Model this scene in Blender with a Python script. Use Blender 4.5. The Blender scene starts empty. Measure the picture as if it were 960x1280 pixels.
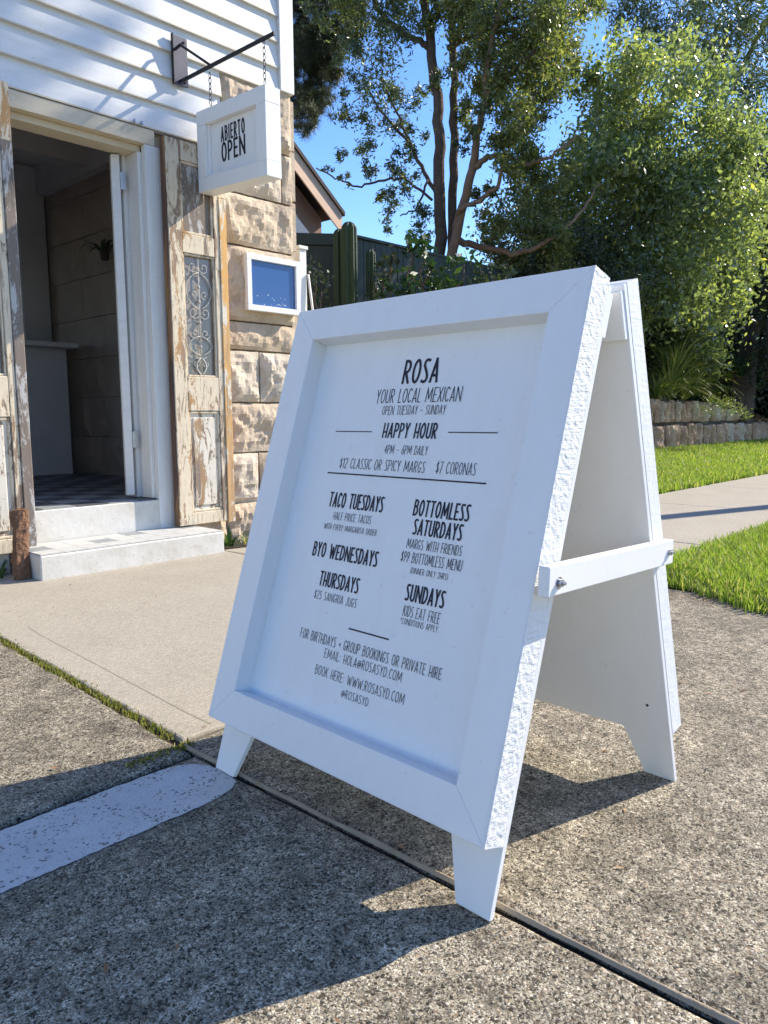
import bpy, math, random
import numpy as np
from mathutils import Vector, Matrix, noise
random.seed(7)
rng = np.random.default_rng(11)
sc = bpy.context.scene
COL = sc.collection

# ------------------------------------------------------------------ camera, light, exposure
CAM = Vector((0, 0, 0.8)); FPX = 969.0
F = Vector((0.72678697, 0.67579153, -0.12282715)); R = Vector((0.68025376, -0.73293889, -0.00744393)); U = Vector((0.09505534, 0.07814348, 0.99240016))
cd = bpy.data.cameras.new('camera'); cam = bpy.data.objects.new('camera', cd); COL.objects.link(cam)
cam.matrix_world = Matrix(((R.x, U.x, -F.x, CAM.x), (R.y, U.y, -F.y, CAM.y), (R.z, U.z, -F.z, CAM.z), (0, 0, 0, 1)))
cd.sensor_fit = 'VERTICAL'; cd.sensor_height = 36; cd.lens = FPX / 1280 * 36; cd.clip_start = .05; cd.clip_end = 2000
sc.camera = cam
SUN = Vector((1.35, -.45, 1.0)).normalized()
SUN_STRENGTH = 4.5; SKY_STRENGTH = 0.15; EXPOSURE = 0.90
sd = bpy.data.lights.new('sun', 'SUN'); sd.energy = SUN_STRENGTH; sd.angle = math.radians(.53); sd.color = (1, .91, .78)
so = bpy.data.objects.new('sun', sd); COL.objects.link(so); so.rotation_euler = SUN.to_track_quat('Z', 'Y').to_euler(); so.location = (6, -6, 12)
w = bpy.data.worlds.new('World'); sc.world = w; w.use_nodes = True
nt = w.node_tree; nt.nodes.clear()
sky = nt.nodes.new('ShaderNodeTexSky'); sky.sky_type = 'NISHITA'; sky.sun_disc = False
sky.sun_elevation = math.asin(SUN.z); sky.sun_rotation = math.atan2(SUN.x, SUN.y)
sky.air_density = 1.0; sky.dust_density = 0.15; sky.ozone_density = 3.0
bg = nt.nodes.new('ShaderNodeBackground'); bg.inputs[1].default_value = SKY_STRENGTH
wo = nt.nodes.new('ShaderNodeOutputWorld')
hs = nt.nodes.new('ShaderNodeHueSaturation'); hs.inputs['Saturation'].default_value = 1.22; hs.inputs['Hue'].default_value = .512
nt.links.new(sky.outputs[0], hs.inputs['Color']); nt.links.new(hs.outputs[0], bg.inputs[0]); nt.links.new(bg.outputs[0], wo.inputs[0])
sc.view_settings.view_transform = 'Standard'; sc.view_settings.look = 'None'; sc.view_settings.exposure = EXPOSURE; sc.view_settings.gamma = 1
sc.cycles.max_bounces = 8

def ray(x, y): return F + R * ((x - 480) / FPX) - U * ((y - 640) / FPX)
def at(x, y, r):            # point seen at photo position (x, y) at horizontal distance r from the camera
    d = ray(x, y); return CAM + d * (r / math.hypot(d.x, d.y))

# ------------------------------------------------------------------ mesh helpers
class MB:
    def __init__(s): s.v = []; s.f = []
    def add(s, vs, fs):
        b = len(s.v); s.v += [tuple(v) for v in vs]; s.f += [tuple(i + b for i in f) for f in fs]; return s
    def box(s, x0, x1, y0, y1, z0, z1):
        return s.hexa([(x0, y0, z0), (x1, y0, z0), (x1, y1, z0), (x0, y1, z0), (x0, y0, z1), (x1, y0, z1), (x1, y1, z1), (x0, y1, z1)])
    def hexa(s, p):
        return s.add(p, [(0, 3, 2, 1), (4, 5, 6, 7), (0, 1, 5, 4), (1, 2, 6, 5), (2, 3, 7, 6), (3, 0, 4, 7)])
    def prism(s, poly, fn, a, b):     # poly of 2D points, fn(p, q, depth) -> 3D
        n = len(poly)
        vs = [fn(p, q, a) for p, q in poly] + [fn(p, q, b) for p, q in poly]
        fs = [tuple(range(n)), tuple(range(2 * n - 1, n - 1, -1))] + [((i + 1) % n, i, n + i, n + (i + 1) % n) for i in range(n)]
        return s.add(vs, fs)
    def tube(s, pts, rad, n=6, cap=True):
        pts = [Vector(p) for p in pts]
        if not isinstance(rad, (list, tuple)): rad = [rad] * len(pts)
        vs = []; fs = []; ref = None
        for i, p in enumerate(pts):
            d = (pts[min(i + 1, len(pts) - 1)] - pts[max(i - 1, 0)]).normalized()
            if ref is None: ref = d.orthogonal().normalized()
            ref = (ref - d * ref.dot(d)).normalized(); o = d.cross(ref)
            for k in range(n):
                a = 2 * math.pi * k / n; vs.append(p + (ref * math.cos(a) + o * math.sin(a)) * rad[i])
        for i in range(len(pts) - 1):
            for k in range(n):
                k2 = (k + 1) % n; fs.append((i * n + k, i * n + k2, (i + 1) * n + k2, (i + 1) * n + k))
        if cap: fs += [tuple(range(n - 1, -1, -1)), tuple((len(pts) - 1) * n + k for k in range(n))]
        return s.add(vs, fs)
    def build(s, name, m, parent=None, smooth=False, bevel=0, fix=True):
        me = bpy.data.meshes.new(name); off = parent_world(parent)
        me.from_pydata([(v[0] - off.x, v[1] - off.y, v[2] - off.z) for v in s.v], [], s.f); me.update()
        if fix:
            import bmesh
            bm = bmesh.new(); bm.from_mesh(me); bmesh.ops.recalc_face_normals(bm, faces=bm.faces); bm.to_mesh(me); bm.free()
        if m: me.materials.append(m)
        if smooth: me.polygons.foreach_set('use_smooth', [True] * len(me.polygons))
        o = bpy.data.objects.new(name, me); COL.objects.link(o)
        if parent: o.parent = parent
        if bevel:
            b = o.modifiers.new('bevel', 'BEVEL'); b.width = bevel; b.segments = 1; b.limit_method = 'ANGLE'
        return o
def parent_world(p):
    v = Vector((0, 0, 0))
    while p is not None: v += p.location; p = p.parent
    return v
def tag(o, label=None, cat=None, group=None, kind=None):
    if label: o['label'] = label
    if cat: o['category'] = cat
    if group: o['group'] = group
    if kind: o['kind'] = kind
    return o
def thing(name, label, cat, loc, group=None):
    o = bpy.data.objects.new(name, None); COL.objects.link(o); o.location = loc; o.empty_display_size = .1
    return tag(o, label, cat, group)
def np_mesh(name, V, nper, m, parent=None, attr=None, tri=False):
    """V: (n, nper, 3) array of faces each with its own vertices"""
    n = len(V); off = np.array(parent_world(parent)); me = bpy.data.meshes.new(name)
    me.vertices.add(n * nper); me.vertices.foreach_set('co', (V.reshape(-1, 3) - off).astype(np.float32).ravel())
    me.loops.add(n * nper); me.loops.foreach_set('vertex_index', np.arange(n * nper, dtype=np.int32))
    me.polygons.add(n); me.polygons.foreach_set('loop_start', np.arange(0, n * nper, nper, dtype=np.int32))
    me.update(calc_edges=True)
    if attr is not None:
        a = me.attributes.new('tone', 'FLOAT', 'POINT'); a.data.foreach_set('value', np.repeat(attr, nper).astype(np.float32))
    me.materials.append(m); o = bpy.data.objects.new(name, me); COL.objects.link(o)
    if parent: o.parent = parent
    return o

# ------------------------------------------------------------------ materials
class G:
    def __init__(s, name):
        s.m = bpy.data.materials.new(name); s.m.use_nodes = True; s.t = s.m.node_tree; s.p = s.t.nodes['Principled BSDF']; s.o = s.t.nodes['Material Output']
        s.co = s.t.nodes.new('ShaderNodeTexCoord').outputs['Object']
    def n(s, ty, **k):
        nd = s.t.nodes.new(ty)
        for a, b in k.items():
            if a.startswith('i_'):
                key = a[2:].replace('_', ' '); key = int(key) if key.isdigit() else key
                if hasattr(b, 'is_linked') or isinstance(b, bpy.types.NodeSocket): s.t.links.new(b, nd.inputs[key])
                else: nd.inputs[key].default_value = b
            else: setattr(nd, a, b)
        return nd
    def l(s, a, b): s.t.links.new(a, b)
    def map(s, scale=(1, 1, 1), rot=(0, 0, 0), loc=(0, 0, 0)):
        return s.n('ShaderNodeMapping', i_Vector=s.co, i_Scale=scale, i_Rotation=rot, i_Location=loc).outputs[0]
    def noise(s, sc_, detail=4, rough=.55, vec=None, dist=0):
        return s.n('ShaderNodeTexNoise', i_Vector=vec or s.co, i_Scale=sc_, i_Detail=detail, i_Roughness=rough, i_Distortion=dist).outputs['Fac']
    def vor(s, sc_, vec=None, feature='F1', out='Distance', rnd=1):
        nd = s.n('ShaderNodeTexVoronoi', i_Vector=vec or s.co, i_Scale=sc_, feature=feature); nd.inputs['Randomness'].default_value = rnd
        return nd.outputs[out]
    def ramp(s, fac, stops, interp='LINEAR'):
        r = s.n('ShaderNodeValToRGB', i_0=fac); r.color_ramp.interpolation = interp; e = r.color_ramp.elements
        while len(e) < len(stops): e.new(.5)
        for i, (p, c) in enumerate(stops):
            e[i].position = p; e[i].color = (*c, 1) if isinstance(c, tuple) else (c, c, c, 1)
        return r.outputs[0]
    def mix(s, f, a, b, mode='MIX'):
        nd = s.n('ShaderNodeMix', data_type='RGBA', blend_type=mode)
        for i, v in ((0, f), (6, a), (7, b)):
            if isinstance(v, bpy.types.NodeSocket): s.l(v, nd.inputs[i])
            else: nd.inputs[i].default_value = (*v, 1) if isinstance(v, tuple) else v
        return nd.outputs[2]
    def math(s, op, a, b=0.0, c=None):
        nd = s.n('ShaderNodeMath', operation=op)
        for i, v in ((0, a), (1, b)):
            if isinstance(v, bpy.types.NodeSocket): s.l(v, nd.inputs[i])
            else: nd.inputs[i].default_value = v
        return nd.outputs[0]
    def bump(s, h, strength=.5, dist=.01, prev=None):
        nd = s.n('ShaderNodeBump', i_Height=h, i_Strength=strength, i_Distance=dist)
        if prev: s.l(prev, nd.inputs['Normal'])
        return nd.outputs[0]
    def done(s, col, rough=.6, normal=None, spec=.5, metal=0):
        p = s.p
        if isinstance(col, bpy.types.NodeSocket): s.l(col, p.inputs['Base Color'])
        else: p.inputs['Base Color'].default_value = (*col, 1)
        if isinstance(rough, bpy.types.NodeSocket): s.l(rough, p.inputs['Roughness'])
        else: p.inputs['Roughness'].default_value = rough
        p.inputs['Specular IOR Level'].default_value = spec; p.inputs['Metallic'].default_value = metal
        if normal: s.l(normal, p.inputs['Normal'])
        return s.m
M = {}
def simple(name, col, rough=.6, var=.12, nscale=6, bump=.15, bscale=60, spec=.5, metal=0, bd=.002):
    g = G(name); n = g.noise(nscale, 5); c = g.mix(n, tuple(x * (1 - var) for x in col), tuple(min(1, x * (1 + var)) for x in col))
    nb = g.bump(g.noise(bscale, 4), bump, bd); M[name] = g.done(c, rough, nb, spec, metal); return M[name]

def aggregate(name):
    g = G(name)
    wv = g.n('ShaderNodeVectorMath', operation='ADD', i_0=g.co, i_1=g.n('ShaderNodeVectorMath', operation='SCALE', i_0=g.n('ShaderNodeTexNoise', i_Vector=g.co, i_Scale=210.0, i_Detail=2.0).outputs['Color'], i_Scale=.0045).outputs[0]).outputs[0]
    def layer(sc_):
        cell = g.n('ShaderNodeTexVoronoi', i_Vector=wv, i_Scale=sc_)
        return g.n('ShaderNodeSeparateColor', i_0=cell.outputs['Color']).outputs, cell.outputs['Distance']
    r1, d1 = layer(210.0); r2, d2 = layer(430.0)
    pal = [(0, (.03, .026, .018)), (.20, (.09, .076, .05)), (.38, (.30, .255, .175)), (.80, (.48, .42, .30)), (1, (.70, .63, .49))]
    a = g.ramp(r1[0], pal); b = g.ramp(r2[0], pal)
    c = g.mix(g.math('GREATER_THAN', r1[1], .42), a, b)
    c = g.mix(g.math('MULTIPLY', g.math('GREATER_THAN', r1[2], .93), .4), c, (.40, .27, .16))
    c = g.mix(g.math('MULTIPLY', g.math('GREATER_THAN', r2[2], .93), .6), c, (.10, .10, .10))
    c = g.mix(g.ramp(g.math('MULTIPLY', d1, g.math('LESS_THAN', r1[1], .42)), [(.5, 0.0), (.8, .7)]), c, (.10, .08, .06))
    big = g.noise(1.7, 6, .62); med = g.noise(9, 6, .7); fine = g.noise(60, 3, .6)
    c = g.mix(g.ramp(big, [(.45, 0.0), (.68, .32)]), c, (.07, .062, .05))
    spot = g.n('ShaderNodeTexVoronoi', i_Vector=wv, i_Scale=1.7).outputs['Distance']
    c = g.mix(g.ramp(spot, [(.0, .65), (.022, .6), (.034, 0.0)]), c, (.05, .046, .04))
    c = g.mix(1.0, c, g.ramp(med, [(.3, .5), (.7, 1.25)]), 'MULTIPLY')
    c = g.mix(1.0, c, g.ramp(g.noise(26, 4, .6), [(.35, .78), (.62, 1.16)]), 'MULTIPLY')
    c = g.mix(1.0, c, g.ramp(fine, [(.3, .6), (.6, 1.1)]), 'MULTIPLY')
    nb = g.bump(g.math('MULTIPLY', g.math('SUBTRACT', 1.0, d1), r1[0]), .6, .004); nb = g.bump(g.math('SUBTRACT', 1.0, d2), .4, .002, nb); nb = g.bump(fine, .5, .006, nb)
    M[name] = g.done(c, .88, nb, .25); return M[name]
aggregate('aggregate')
def slabmat():
    g = G('footpath_concrete')
    f = g.noise(160, 3, .7); b = g.noise(3.2, 6, .6); s = g.noise(30, 5, .7, vec=g.map((1, 3.5, 1)))
    c = g.mix(b, (.345, .305, .23), (.47, .42, .33))
    c = g.mix(1.0, c, g.ramp(f, [(.25, .72), (.7, 1.12)]), 'MULTIPLY')
    c = g.mix(1.0, c, g.ramp(s, [(.3, .8), (.6, 1.06)]), 'MULTIPLY')
    pit = g.ramp(g.vor(48), [(0, 0.0), (.09, 0.0), (.16, 1.0)])
    c = g.mix(g.math('MULTIPLY', g.math('SUBTRACT', 1.0, pit), g.ramp(g.noise(9), [(.5, 0.0), (.6, .7)])), c, (.12, .1, .08))
    nb = g.bump(f, .45, .004); nb = g.bump(s, .35, .008, nb)
    M['footpath_concrete'] = g.done(c, .85, nb, .3)
slabmat()
def paintmat(name, col, dirt=.25, scale=5, bump=.12, bs=45, rough=.42, stretch=(1, 1, 1)):
    g = G(name); v = g.map(stretch)
    n = g.noise(scale, 6, .65, v); d = tuple(x * y for x, y in zip(col, (.72, .68, .6)))
    c = g.mix(g.ramp(n, [(.42, 0.0), (.85, dirt)]), col, d)
    sp = g.ramp(g.noise(70, 2, .5), [(.70, 0.0), (.74, dirt)])
    c = g.mix(sp, c, (.35, .31, .26))
    nb = g.bump(g.noise(bs, 4, .6, v), bump, .003)
    M[name] = g.done(c, rough, nb, .45)
paintmat('sign_white', (.84, .835, .81), .16, 5, .10, 60, .40, (5, 5, 1))
paintmat('wall_white', (.71, .70, .67), .45, 6, .22, 40, .5, (1, 1, 5))
paintmat('trim_white', (.74, .73, .69), .5, 8, .25, 50, .5, (5, 5, .6))
paintmat('trim_cream', (.62, .53, .38), .5, 8, .3, 50, .55, (.8, 5, 5))
paintmat('step_white', (.66, .63, .565), 1.0, 7, .6, 26, .6)
def rough_sawn(nm, k):
    g = G(nm)
    n = g.noise(1.0, 5, .75, g.map((55, 55, 150))); n2 = g.noise(1.0, 3, .6, g.map((14, 14, 220)))
    c = g.mix(g.ramp(n, [(.28, .5 * k), (.42, 0.0)]), (.84, .84, .82), (.58, .59, .62))
    nb = g.bump(n, .6 * k, .005); nb = g.bump(n2, .55 * k, .003, nb)
    M[nm] = g.done(c, .55, nb, .35)
rough_sawn('rough_sawn_white', 1.0); rough_sawn('planed_white', .35)
def dashed_paint():
    g = G('line_paint')
    cell = g.n('ShaderNodeTexVoronoi', i_Vector=g.co, i_Scale=190.0); rnd = g.n('ShaderNodeSeparateColor', i_0=cell.outputs['Color']).outputs
    c = g.mix(g.ramp(g.noise(5, 6, .6), [(.35, 0.0), (.75, .6)]), (.60, .60, .58), (.42, .42, .40))
    mask = g.math('MULTIPLY', g.math('GREATER_THAN', rnd[0], .88), g.ramp(g.noise(16, 3), [(.42, 0.0), (.56, 1.0)]))
    c = g.mix(g.math('MULTIPLY', mask, .85), c, (.10, .09, .08))
    c = g.mix(g.math('MULTIPLY', g.ramp(g.noise(60, 4, .7), [(.56, 0.0), (.66, 1.0)]), .35), c, (.2, .19, .17))
    nb = g.bump(g.ramp(cell.outputs['Distance'], [(0, 1.0), (.8, 0.0)]), .5, .004)
    M['line_paint'] = g.done(c, .7, nb, .3)
dashed_paint()
def sandstone(name, base, light, dark, patch=.0):
    g = G(name); n = g.noise(4.5, 8, .65, dist=.3); n2 = g.noise(38, 6, .7); n3 = g.noise(7, 4, .5, g.map((1, 1, 1), loc=(3, 7, 1)))
    c = g.mix(g.ramp(n, [(.3, 0.0), (.7, 1.0)]), base, light)
    c = g.mix(g.ramp(n2, [(.3, .5), (.46, 0.0)]), c, dark)
    c = g.mix(g.ramp(n3, [(.60, 0.0), (.62, patch)]), c, (.23, .18, .135))
    h = g.mix(1.0, n2, g.ramp(n3, [(.60, 1.0), (.62, .35)]), 'MULTIPLY')
    nb = g.bump(h, .6, .014); nb = g.bump(g.noise(150, 4, .7), .35, .004, nb)
    M[name] = g.done(c, .92, nb, .2)
sandstone('sandstone', (.47, .365, .255), (.62, .51, .385), (.33, .255, .175), .35)
sandstone('sandstone_pale', (.51, .42, .315), (.65, .56, .445), (.38, .30, .22), .25)
sandstone('sandstone_brown', (.46, .35, .24), (.62, .49, .35), (.32, .24, .165), .25)
sandstone('wall_stone_dark', (.34, .20, .12), (.60, .42, .28), (.12, .08, .055), .3)
sandstone('inner_stone', (.43, .355, .30), (.55, .46, .39), (.32, .26, .22), 0)
simple('pot_brown', (.07, .055, .05), .6, .2, 6, .2, 40, .3)
simple('mortar', (.44, .36, .26), .95, .3, 12, .6, 90, .2, bd=.01)
simple('score', (.27, .22, .16), .95, .3, 12, .6, 90, .2)
simple('joint_mortar', (.34, .275, .195), .95, .45, 16, .8, 60, .2, bd=.008)
simple('mortar_dark', (.10, .085, .07), .95, .3, 12, .6, 90, .2, bd=.01)
def peel(name, wood=(.30, .215, .145), paint=(.66, .60, .48), bare=(.55, .30, .105), cover=.5, bare_amt=.5, grey=(.20, .17, .145)):
    g = G(name); v = g.map((16, 16, 4.2)); v2 = g.map((30, 30, 1.6))
    a = g.noise(1.0, 10, .78, v, .8); b = g.noise(1.0, 5, .6, g.map((9, 9, 1.1), loc=(5, 2, 9))); gr = g.noise(1.0, 5, .6, v2)
    wd = g.mix(g.ramp(gr, [(.3, 0.0), (.65, 1.0)]), grey, wood)
    wd = g.mix(g.ramp(b, [(.56 - .12 * bare_amt, 0.0), (.62 - .12 * bare_amt, bare_amt)]), wd, bare)
    pc = g.mix(g.noise(30, 4), paint, tuple(x * .78 for x in paint))
    edge = .5 + (.5 - cover) * .5
    mask = g.ramp(a, [(edge - .012, 0.0), (edge + .012, 1.0)])
    c = g.mix(mask, wd, pc)
    crack = g.ramp(g.noise(1.0, 4, .7, g.map((60, 60, 5))), [(.34, .55), (.42, 0.0)])
    c = g.mix(crack, c, (.13, .09, .06))
    nb = g.bump(mask, .55, .003); nb = g.bump(gr, .4, .004, nb); nb = g.bump(a, .5, .003, nb)
    M[name] = g.done(c, .75, nb, .25)
peel('peeling_paint', cover=.56, bare_amt=.65, paint=(.78, .66, .48), wood=(.38, .24, .14))
peel('peeling_panel', cover=.53, bare_amt=.45, paint=(.80, .73, .60), wood=(.33, .235, .16))
peel('peeling_orange', cover=.42, bare_amt=1.0, wood=(.62, .38, .17), bare=(.70, .40, .14), paint=(.8, .72, .58), grey=(.42, .27, .15))
peel('peeling_grey', cover=.45, bare_amt=.0, wood=(.22, .17, .13), paint=(.52, .5, .47))
peel('edge_wood', cover=.12, bare_amt=.4, wood=(.15, .08, .05), grey=(.09, .06, .05))
simple('black_steel', (.008, .008, .010), .6, .3, 20, .2, 120, .5)
simple('plate_steel', (.075, .07, .095), .5, .3, 20, .25, 80, .5)
simple('chain_steel', (.10, .10, .11), .4, .3, 20, .1, 80, .5, .6)
simple('bolt_steel', (.48, .48, .5), .35, .2, 30, .1, 90, .5, .9)
simple('wrought_iron', (.44, .42, .37), .6, .35, 25, .4, 90, .4)
simple('print_black', (.018, .018, .03), .6, 0, 6, 0, 60, .3)
simple('door_glass', (.27, .235, .195), .15, .3, 8, .05, 40, .6)
simple('poster_blue', (.035, .095, .26), .12, .08, 3, 0, 20, .6)
simple('tile_dark', (.10, .10, .105), .5, .5, 18, .2, 60, .4)
simple('tile_grey', (.27, .28, .28), .5, .4, 18, .2, 60, .4)
simple('tile_white', (.54, .53, .48), .5, .35, 18, .2, 60, .4)
simple('inside_dark', (.66, .63, .61), .8, .2, 5, .1, 30, .3)
simple('inside_white', (.7, .7, .72), .6, .1, 5, .1, 30, .3)
simple('soil', (.11, .08, .055), .95, .5, 14, .8, 60, .2, bd=.02)
simple('dirt_gap', (.055, .045, .032), .95, .5, 30, .8, 90, .2, bd=.01)
simple('mulch', (.20, .135, .085), .95, .6, 30, 1, 60, .2, bd=.03)
simple('asphalt', (.05, .05, .052), .9, .3, 30, .6, 200, .3)
simple('turf_soil', (.13, .17, .04), .95, .5, 14, .8, 60, .2, bd=.02)
simple('roof_dark', (.055, .038, .032), .7, .3, 8, .3, 50, .3)
simple('barge_tan', (.80, .55, .37), .6, .12, 5, .15, 40, .4)
simple('house_brown', (.36, .235, .165), .8, .2, 6, .3, 40, .3)
simple('fence_green', (.022, .036, .03), .6, .25, 5, .2, 50, .4)
simple('log_bark', (.20, .11, .065), .95, .5, 20, 1, 45, .2, bd=.03)
simple('bark_dark', (.12, .092, .075), .95, .5, 9, 1, 30, .2, bd=.03)
simple('bark_tan', (.24, .165, .115), .9, .4, 9, .9, 30, .25, bd=.03)
simple('bark_grey', (.22, .19, .16), .9, .4, 9, .9, 30, .25, bd=.03)
simple('white_pvc', (.78, .76, .70), .5, .1, 5, .1, 40, .4)
simple('cactus_green', (.03, .055, .022), .6, .35, 9, .5, 60, .35, bd=.01)
def leafmat(name, stops, trans=.3, rough=.38, spec=.5, tcol=None):
    g = G(name); a = g.n('ShaderNodeAttribute', attribute_name='tone').outputs['Fac']
    c = g.ramp(a, stops); g.done(c, rough, None, spec)
    tr = g.n('ShaderNodeBsdfTranslucent'); g.l(g.mix(1.0, c, tcol or (1.5, 1.7, .6), 'MULTIPLY'), tr.inputs[0])
    mx = g.n('ShaderNodeMixShader', i_0=trans); g.l(g.p.outputs[0], mx.inputs[1]); g.l(tr.outputs[0], mx.inputs[2]); g.l(mx.outputs[0], g.o.inputs[0])
    M[name] = g.m
leafmat('leaf_gum', [(0, (.055, .075, .045)), (.6, (.09, .115, .06)), (1, (.17, .18, .07))], .35)
leafmat('leaf_broad', [(0, (.12, .155, .10)), (.5, (.185, .225, .125)), (.90, (.28, .31, .15)), (1, (.5, .46, .16))], .52, .27, .9, (1.8, 1.9, .7))
leafmat('leaf_light', [(0, (.10, .12, .06)), (.55, (.17, .19, .09)), (.9, (.25, .24, .1)), (1, (.42, .3, .14))], .5, .3)
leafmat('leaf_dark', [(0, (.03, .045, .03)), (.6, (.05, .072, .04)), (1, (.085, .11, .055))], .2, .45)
leafmat('pine_needle', [(0, (.035, .05, .028)), (.6, (.075, .085, .04)), (1, (.15, .13, .05))], .15, .5)
leafmat('grass_blade', [(0, (.11, .165, .035)), (.45, (.19, .26, .055)), (.85, (.28, .34, .09)), (1, (.50, .41, .24))], .45, .5, .3)
leafmat('strap_leaf', [(0, (.12, .17, .05)), (.6, (.25, .30, .08)), (.85, (.42, .40, .16)), (1, (.55, .43, .24))], .3, .35, .5)
leafmat('strap_dark', [(0, (.02, .05, .02)), (.6, (.04, .085, .03)), (1, (.08, .13, .05))], .25, .48, .35)
leafmat('moss', [(0, (.12, .10, .03)), (.45, (.20, .18, .05)), (.75, (.22, .25, .05)), (1, (.45, .38, .18))], .3, .7, .2)
leafmat('litter', [(0, (.22, .10, .04)), (.5, (.36, .2, .1)), (1, (.5, .36, .22))], .1, .8, .2)

# ------------------------------------------------------------------ the ground
def sheet(name, m, x0, x1, y0, y1, z, kind='structure', nx=1, ny=1, zf=None):
    b = MB(); vs = []; fs = []
    for j in range(ny + 1):
        for i in range(nx + 1):
            x = x0 + (x1 - x0) * i / nx; y = y0 + (y1 - y0) * j / ny; vs.append((x, y, zf(x, y) if zf else z))
    for j in range(ny):
        for i in range(nx): a = j * (nx + 1) + i; fs.append((a, a + 1, a + nx + 2, a + nx + 1))
    return tag(b.add(vs, fs).build(name, m, None, smooth=bool(zf)), kind=kind)
sheet('ground', M['soil'], -500, 500, -500, 500, -.16)
sheet('road', M['asphalt'], -60, 80, -9.5, -2.2, -.13)
k = MB(); k.box(-60, 80, -2.2, -2.05, -.3, .0); tag(k.build('kerb', M['footpath_concrete']), kind='structure')
bed = MB(); bed.box(-20, 60, -2.04, 5.2, -.12, -.012); bedo = tag(bed.build('pavement', M['dirt_gap']), kind='structure')
def slab(poly, m, z=0., t=.05, r=.006, nm='concrete_slab'):
    n = len(poly); c = Vector((sum(p[0] for p in poly) / n, sum(p[1] for p in poly) / n, 0)); b = MB()
    vs = []
    # inset by a small rounded arris
    ins = []
    for i in range(n):
        p0, p1, p2 = Vector(poly[i - 1]), Vector(poly[i]), Vector(poly[(i + 1) % n])
        d1 = (p1 - p0).normalized(); d2 = (p2 - p1).normalized(); n1 = Vector((-d1.y, d1.x)); n2 = Vector((-d2.y, d2.x)); nn = (n1 + n2); nn /= max(.3, nn.length_squared / 2)
        ins.append(nn)
    rings = [(0, -t), (0, -r * 1.2), (r * .35, -r * .35), (r * 1.3, 0)]
    for d, zz in rings:
        for p, nn in zip(poly, ins): vs.append((p[0] + nn.x * d, p[1] + nn.y * d, z + zz))
    fs = []
    for k_ in range(3):
        for i in range(n): j = (i + 1) % n; fs.append((k_ * n + i, k_ * n + j, (k_ + 1) * n + j, (k_ + 1) * n + i))
    fs.append(tuple(3 * n + i for i in range(n)))
    return b.add(vs, fs).build(nm, m, bedo)
def wob(p, q, n, a, seed):
    r = random.Random(seed); out = []
    for i in range(n + 1):
        t = i / n; d = (q[0] - p[0], q[1] - p[1]); L = math.hypot(*d); o = (r.random() - .5) * 2 * a * (0 if i in (0, n) else 1)
        out.append((p[0] + d[0] * t - d[1] / L * o, p[1] + d[1] * t + d[0] / L * o))
    return out
A = M['aggregate']; C_ = M['footpath_concrete']
def poly(*segs):
    out = []
    for s_ in segs: out += s_[:-1]
    return out
slab(poly(wob((-8, -2.03), (.984, -2.03), 4, 0, 1), wob((.984, -2.03), (.986, 1.54), 70, .0025, 2), wob((.986, 1.54), (-8, 1.55), 60, .004, 3), wob((-8, 1.55), (-8, -2.03), 2, 0, 1)), A, -.002, r=.009)
slab(poly(wob((-8, 1.563), (.985, 1.557), 60, .003, 4), wob((.985, 1.557), (1.055, 2.95), 30, .006, 5), wob((1.055, 2.95), (1.10, 4.18), 20, .006, 6), wob((1.10, 4.18), (-8, 4.18), 2, 0, 1), wob((-8, 4.18), (-8, 1.563), 2, 0, 1)), A, 0, r=.009)
slab(poly(wob((.998, -2.03), (3.6, -2.03), 2, 0, 1), wob((3.6, -2.03), (3.45, 1.62), 30, .01, 7), wob((3.45, 1.62), (.996, 1.618), 30, .003, 8), wob((.996, 1.618), (.998, -2.03), 70, .0035, 9)), A, .002, r=.012)
slab(poly(wob((1.012, 1.634), (2.72, 1.634), 10, .002, 10), wob((2.72, 1.634), (2.72, 4.18), 4, 0, 10), wob((2.72, 4.18), (1.12, 4.18), 2, 0, 1), wob((1.12, 4.18), (1.075, 2.95), 20, .005, 11), wob((1.075, 2.95), (1.012, 1.634), 20, .005, 12)), C_, .002)
slab([(2.73, 1.634), (4.76, 1.634), (4.76, 3.4), (3.3, 3.75), (2.73, 3.88)], C_, .002)
xs = [4.77, 6.8, 8.8, 10.8, 12.8, 14.8, 16.8, 18.8, 20.8, 22.8, 24.8]
for i in range(len(xs) - 1): slab([(xs[i] + .005, 1.634), (xs[i + 1] - .005, 1.634), (xs[i + 1] - .005, 3.26), (xs[i] + .005, 3.26)], C_, .002)
# scored line in the pale slab
g_ = MB(); pts = [(1.20, 3.0), (1.183, 2.868), (1.15, 2.3), (1.118, 1.793), (1.115, 1.66)]
for i in range(len(pts) - 1):
    (x0, y0), (x1, y1) = pts[i], pts[i + 1]; g_.add([(x0 - .0008, y0, .0032), (x0 + .001, y0, .0032), (x1 + .001, y1, .0032), (x1 - .0008, y1, .0032)], [(0, 1, 2, 3)])
tag(g_.build('score_line', M['score'], bedo), kind=None)
def lip():
    b = MB(); n = 150; K = 7; vs = []; fs = []
    for i in range(n + 1):
        y = -2.0 + 3.6 * i / n; w0 = .0095 + .006 * noise.noise(Vector((0, y * 4, 2))); x0 = .9895 + .002 * noise.noise(Vector((0, y * 6, 9)))
        for k_ in range(K):
            t = k_ / (K - 1); vs.append((x0 + w0 * t * 1.25, y, -.012 + (.0185 + .003 * noise.noise(Vector((t * 3, y * 9, 4)))) * math.sin(math.pi * (.12 + .80 * t)) ** .6 * (1 - .18 * t)))
    for i in range(n):
        for k_ in range(K - 1): a = i * K + k_; fs.append((a, a + 1, a + K + 1, a + K))
    b.add(vs, fs).build('joint_mortar', M['joint_mortar'], bedo, smooth=True, fix=False)
lip()
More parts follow.
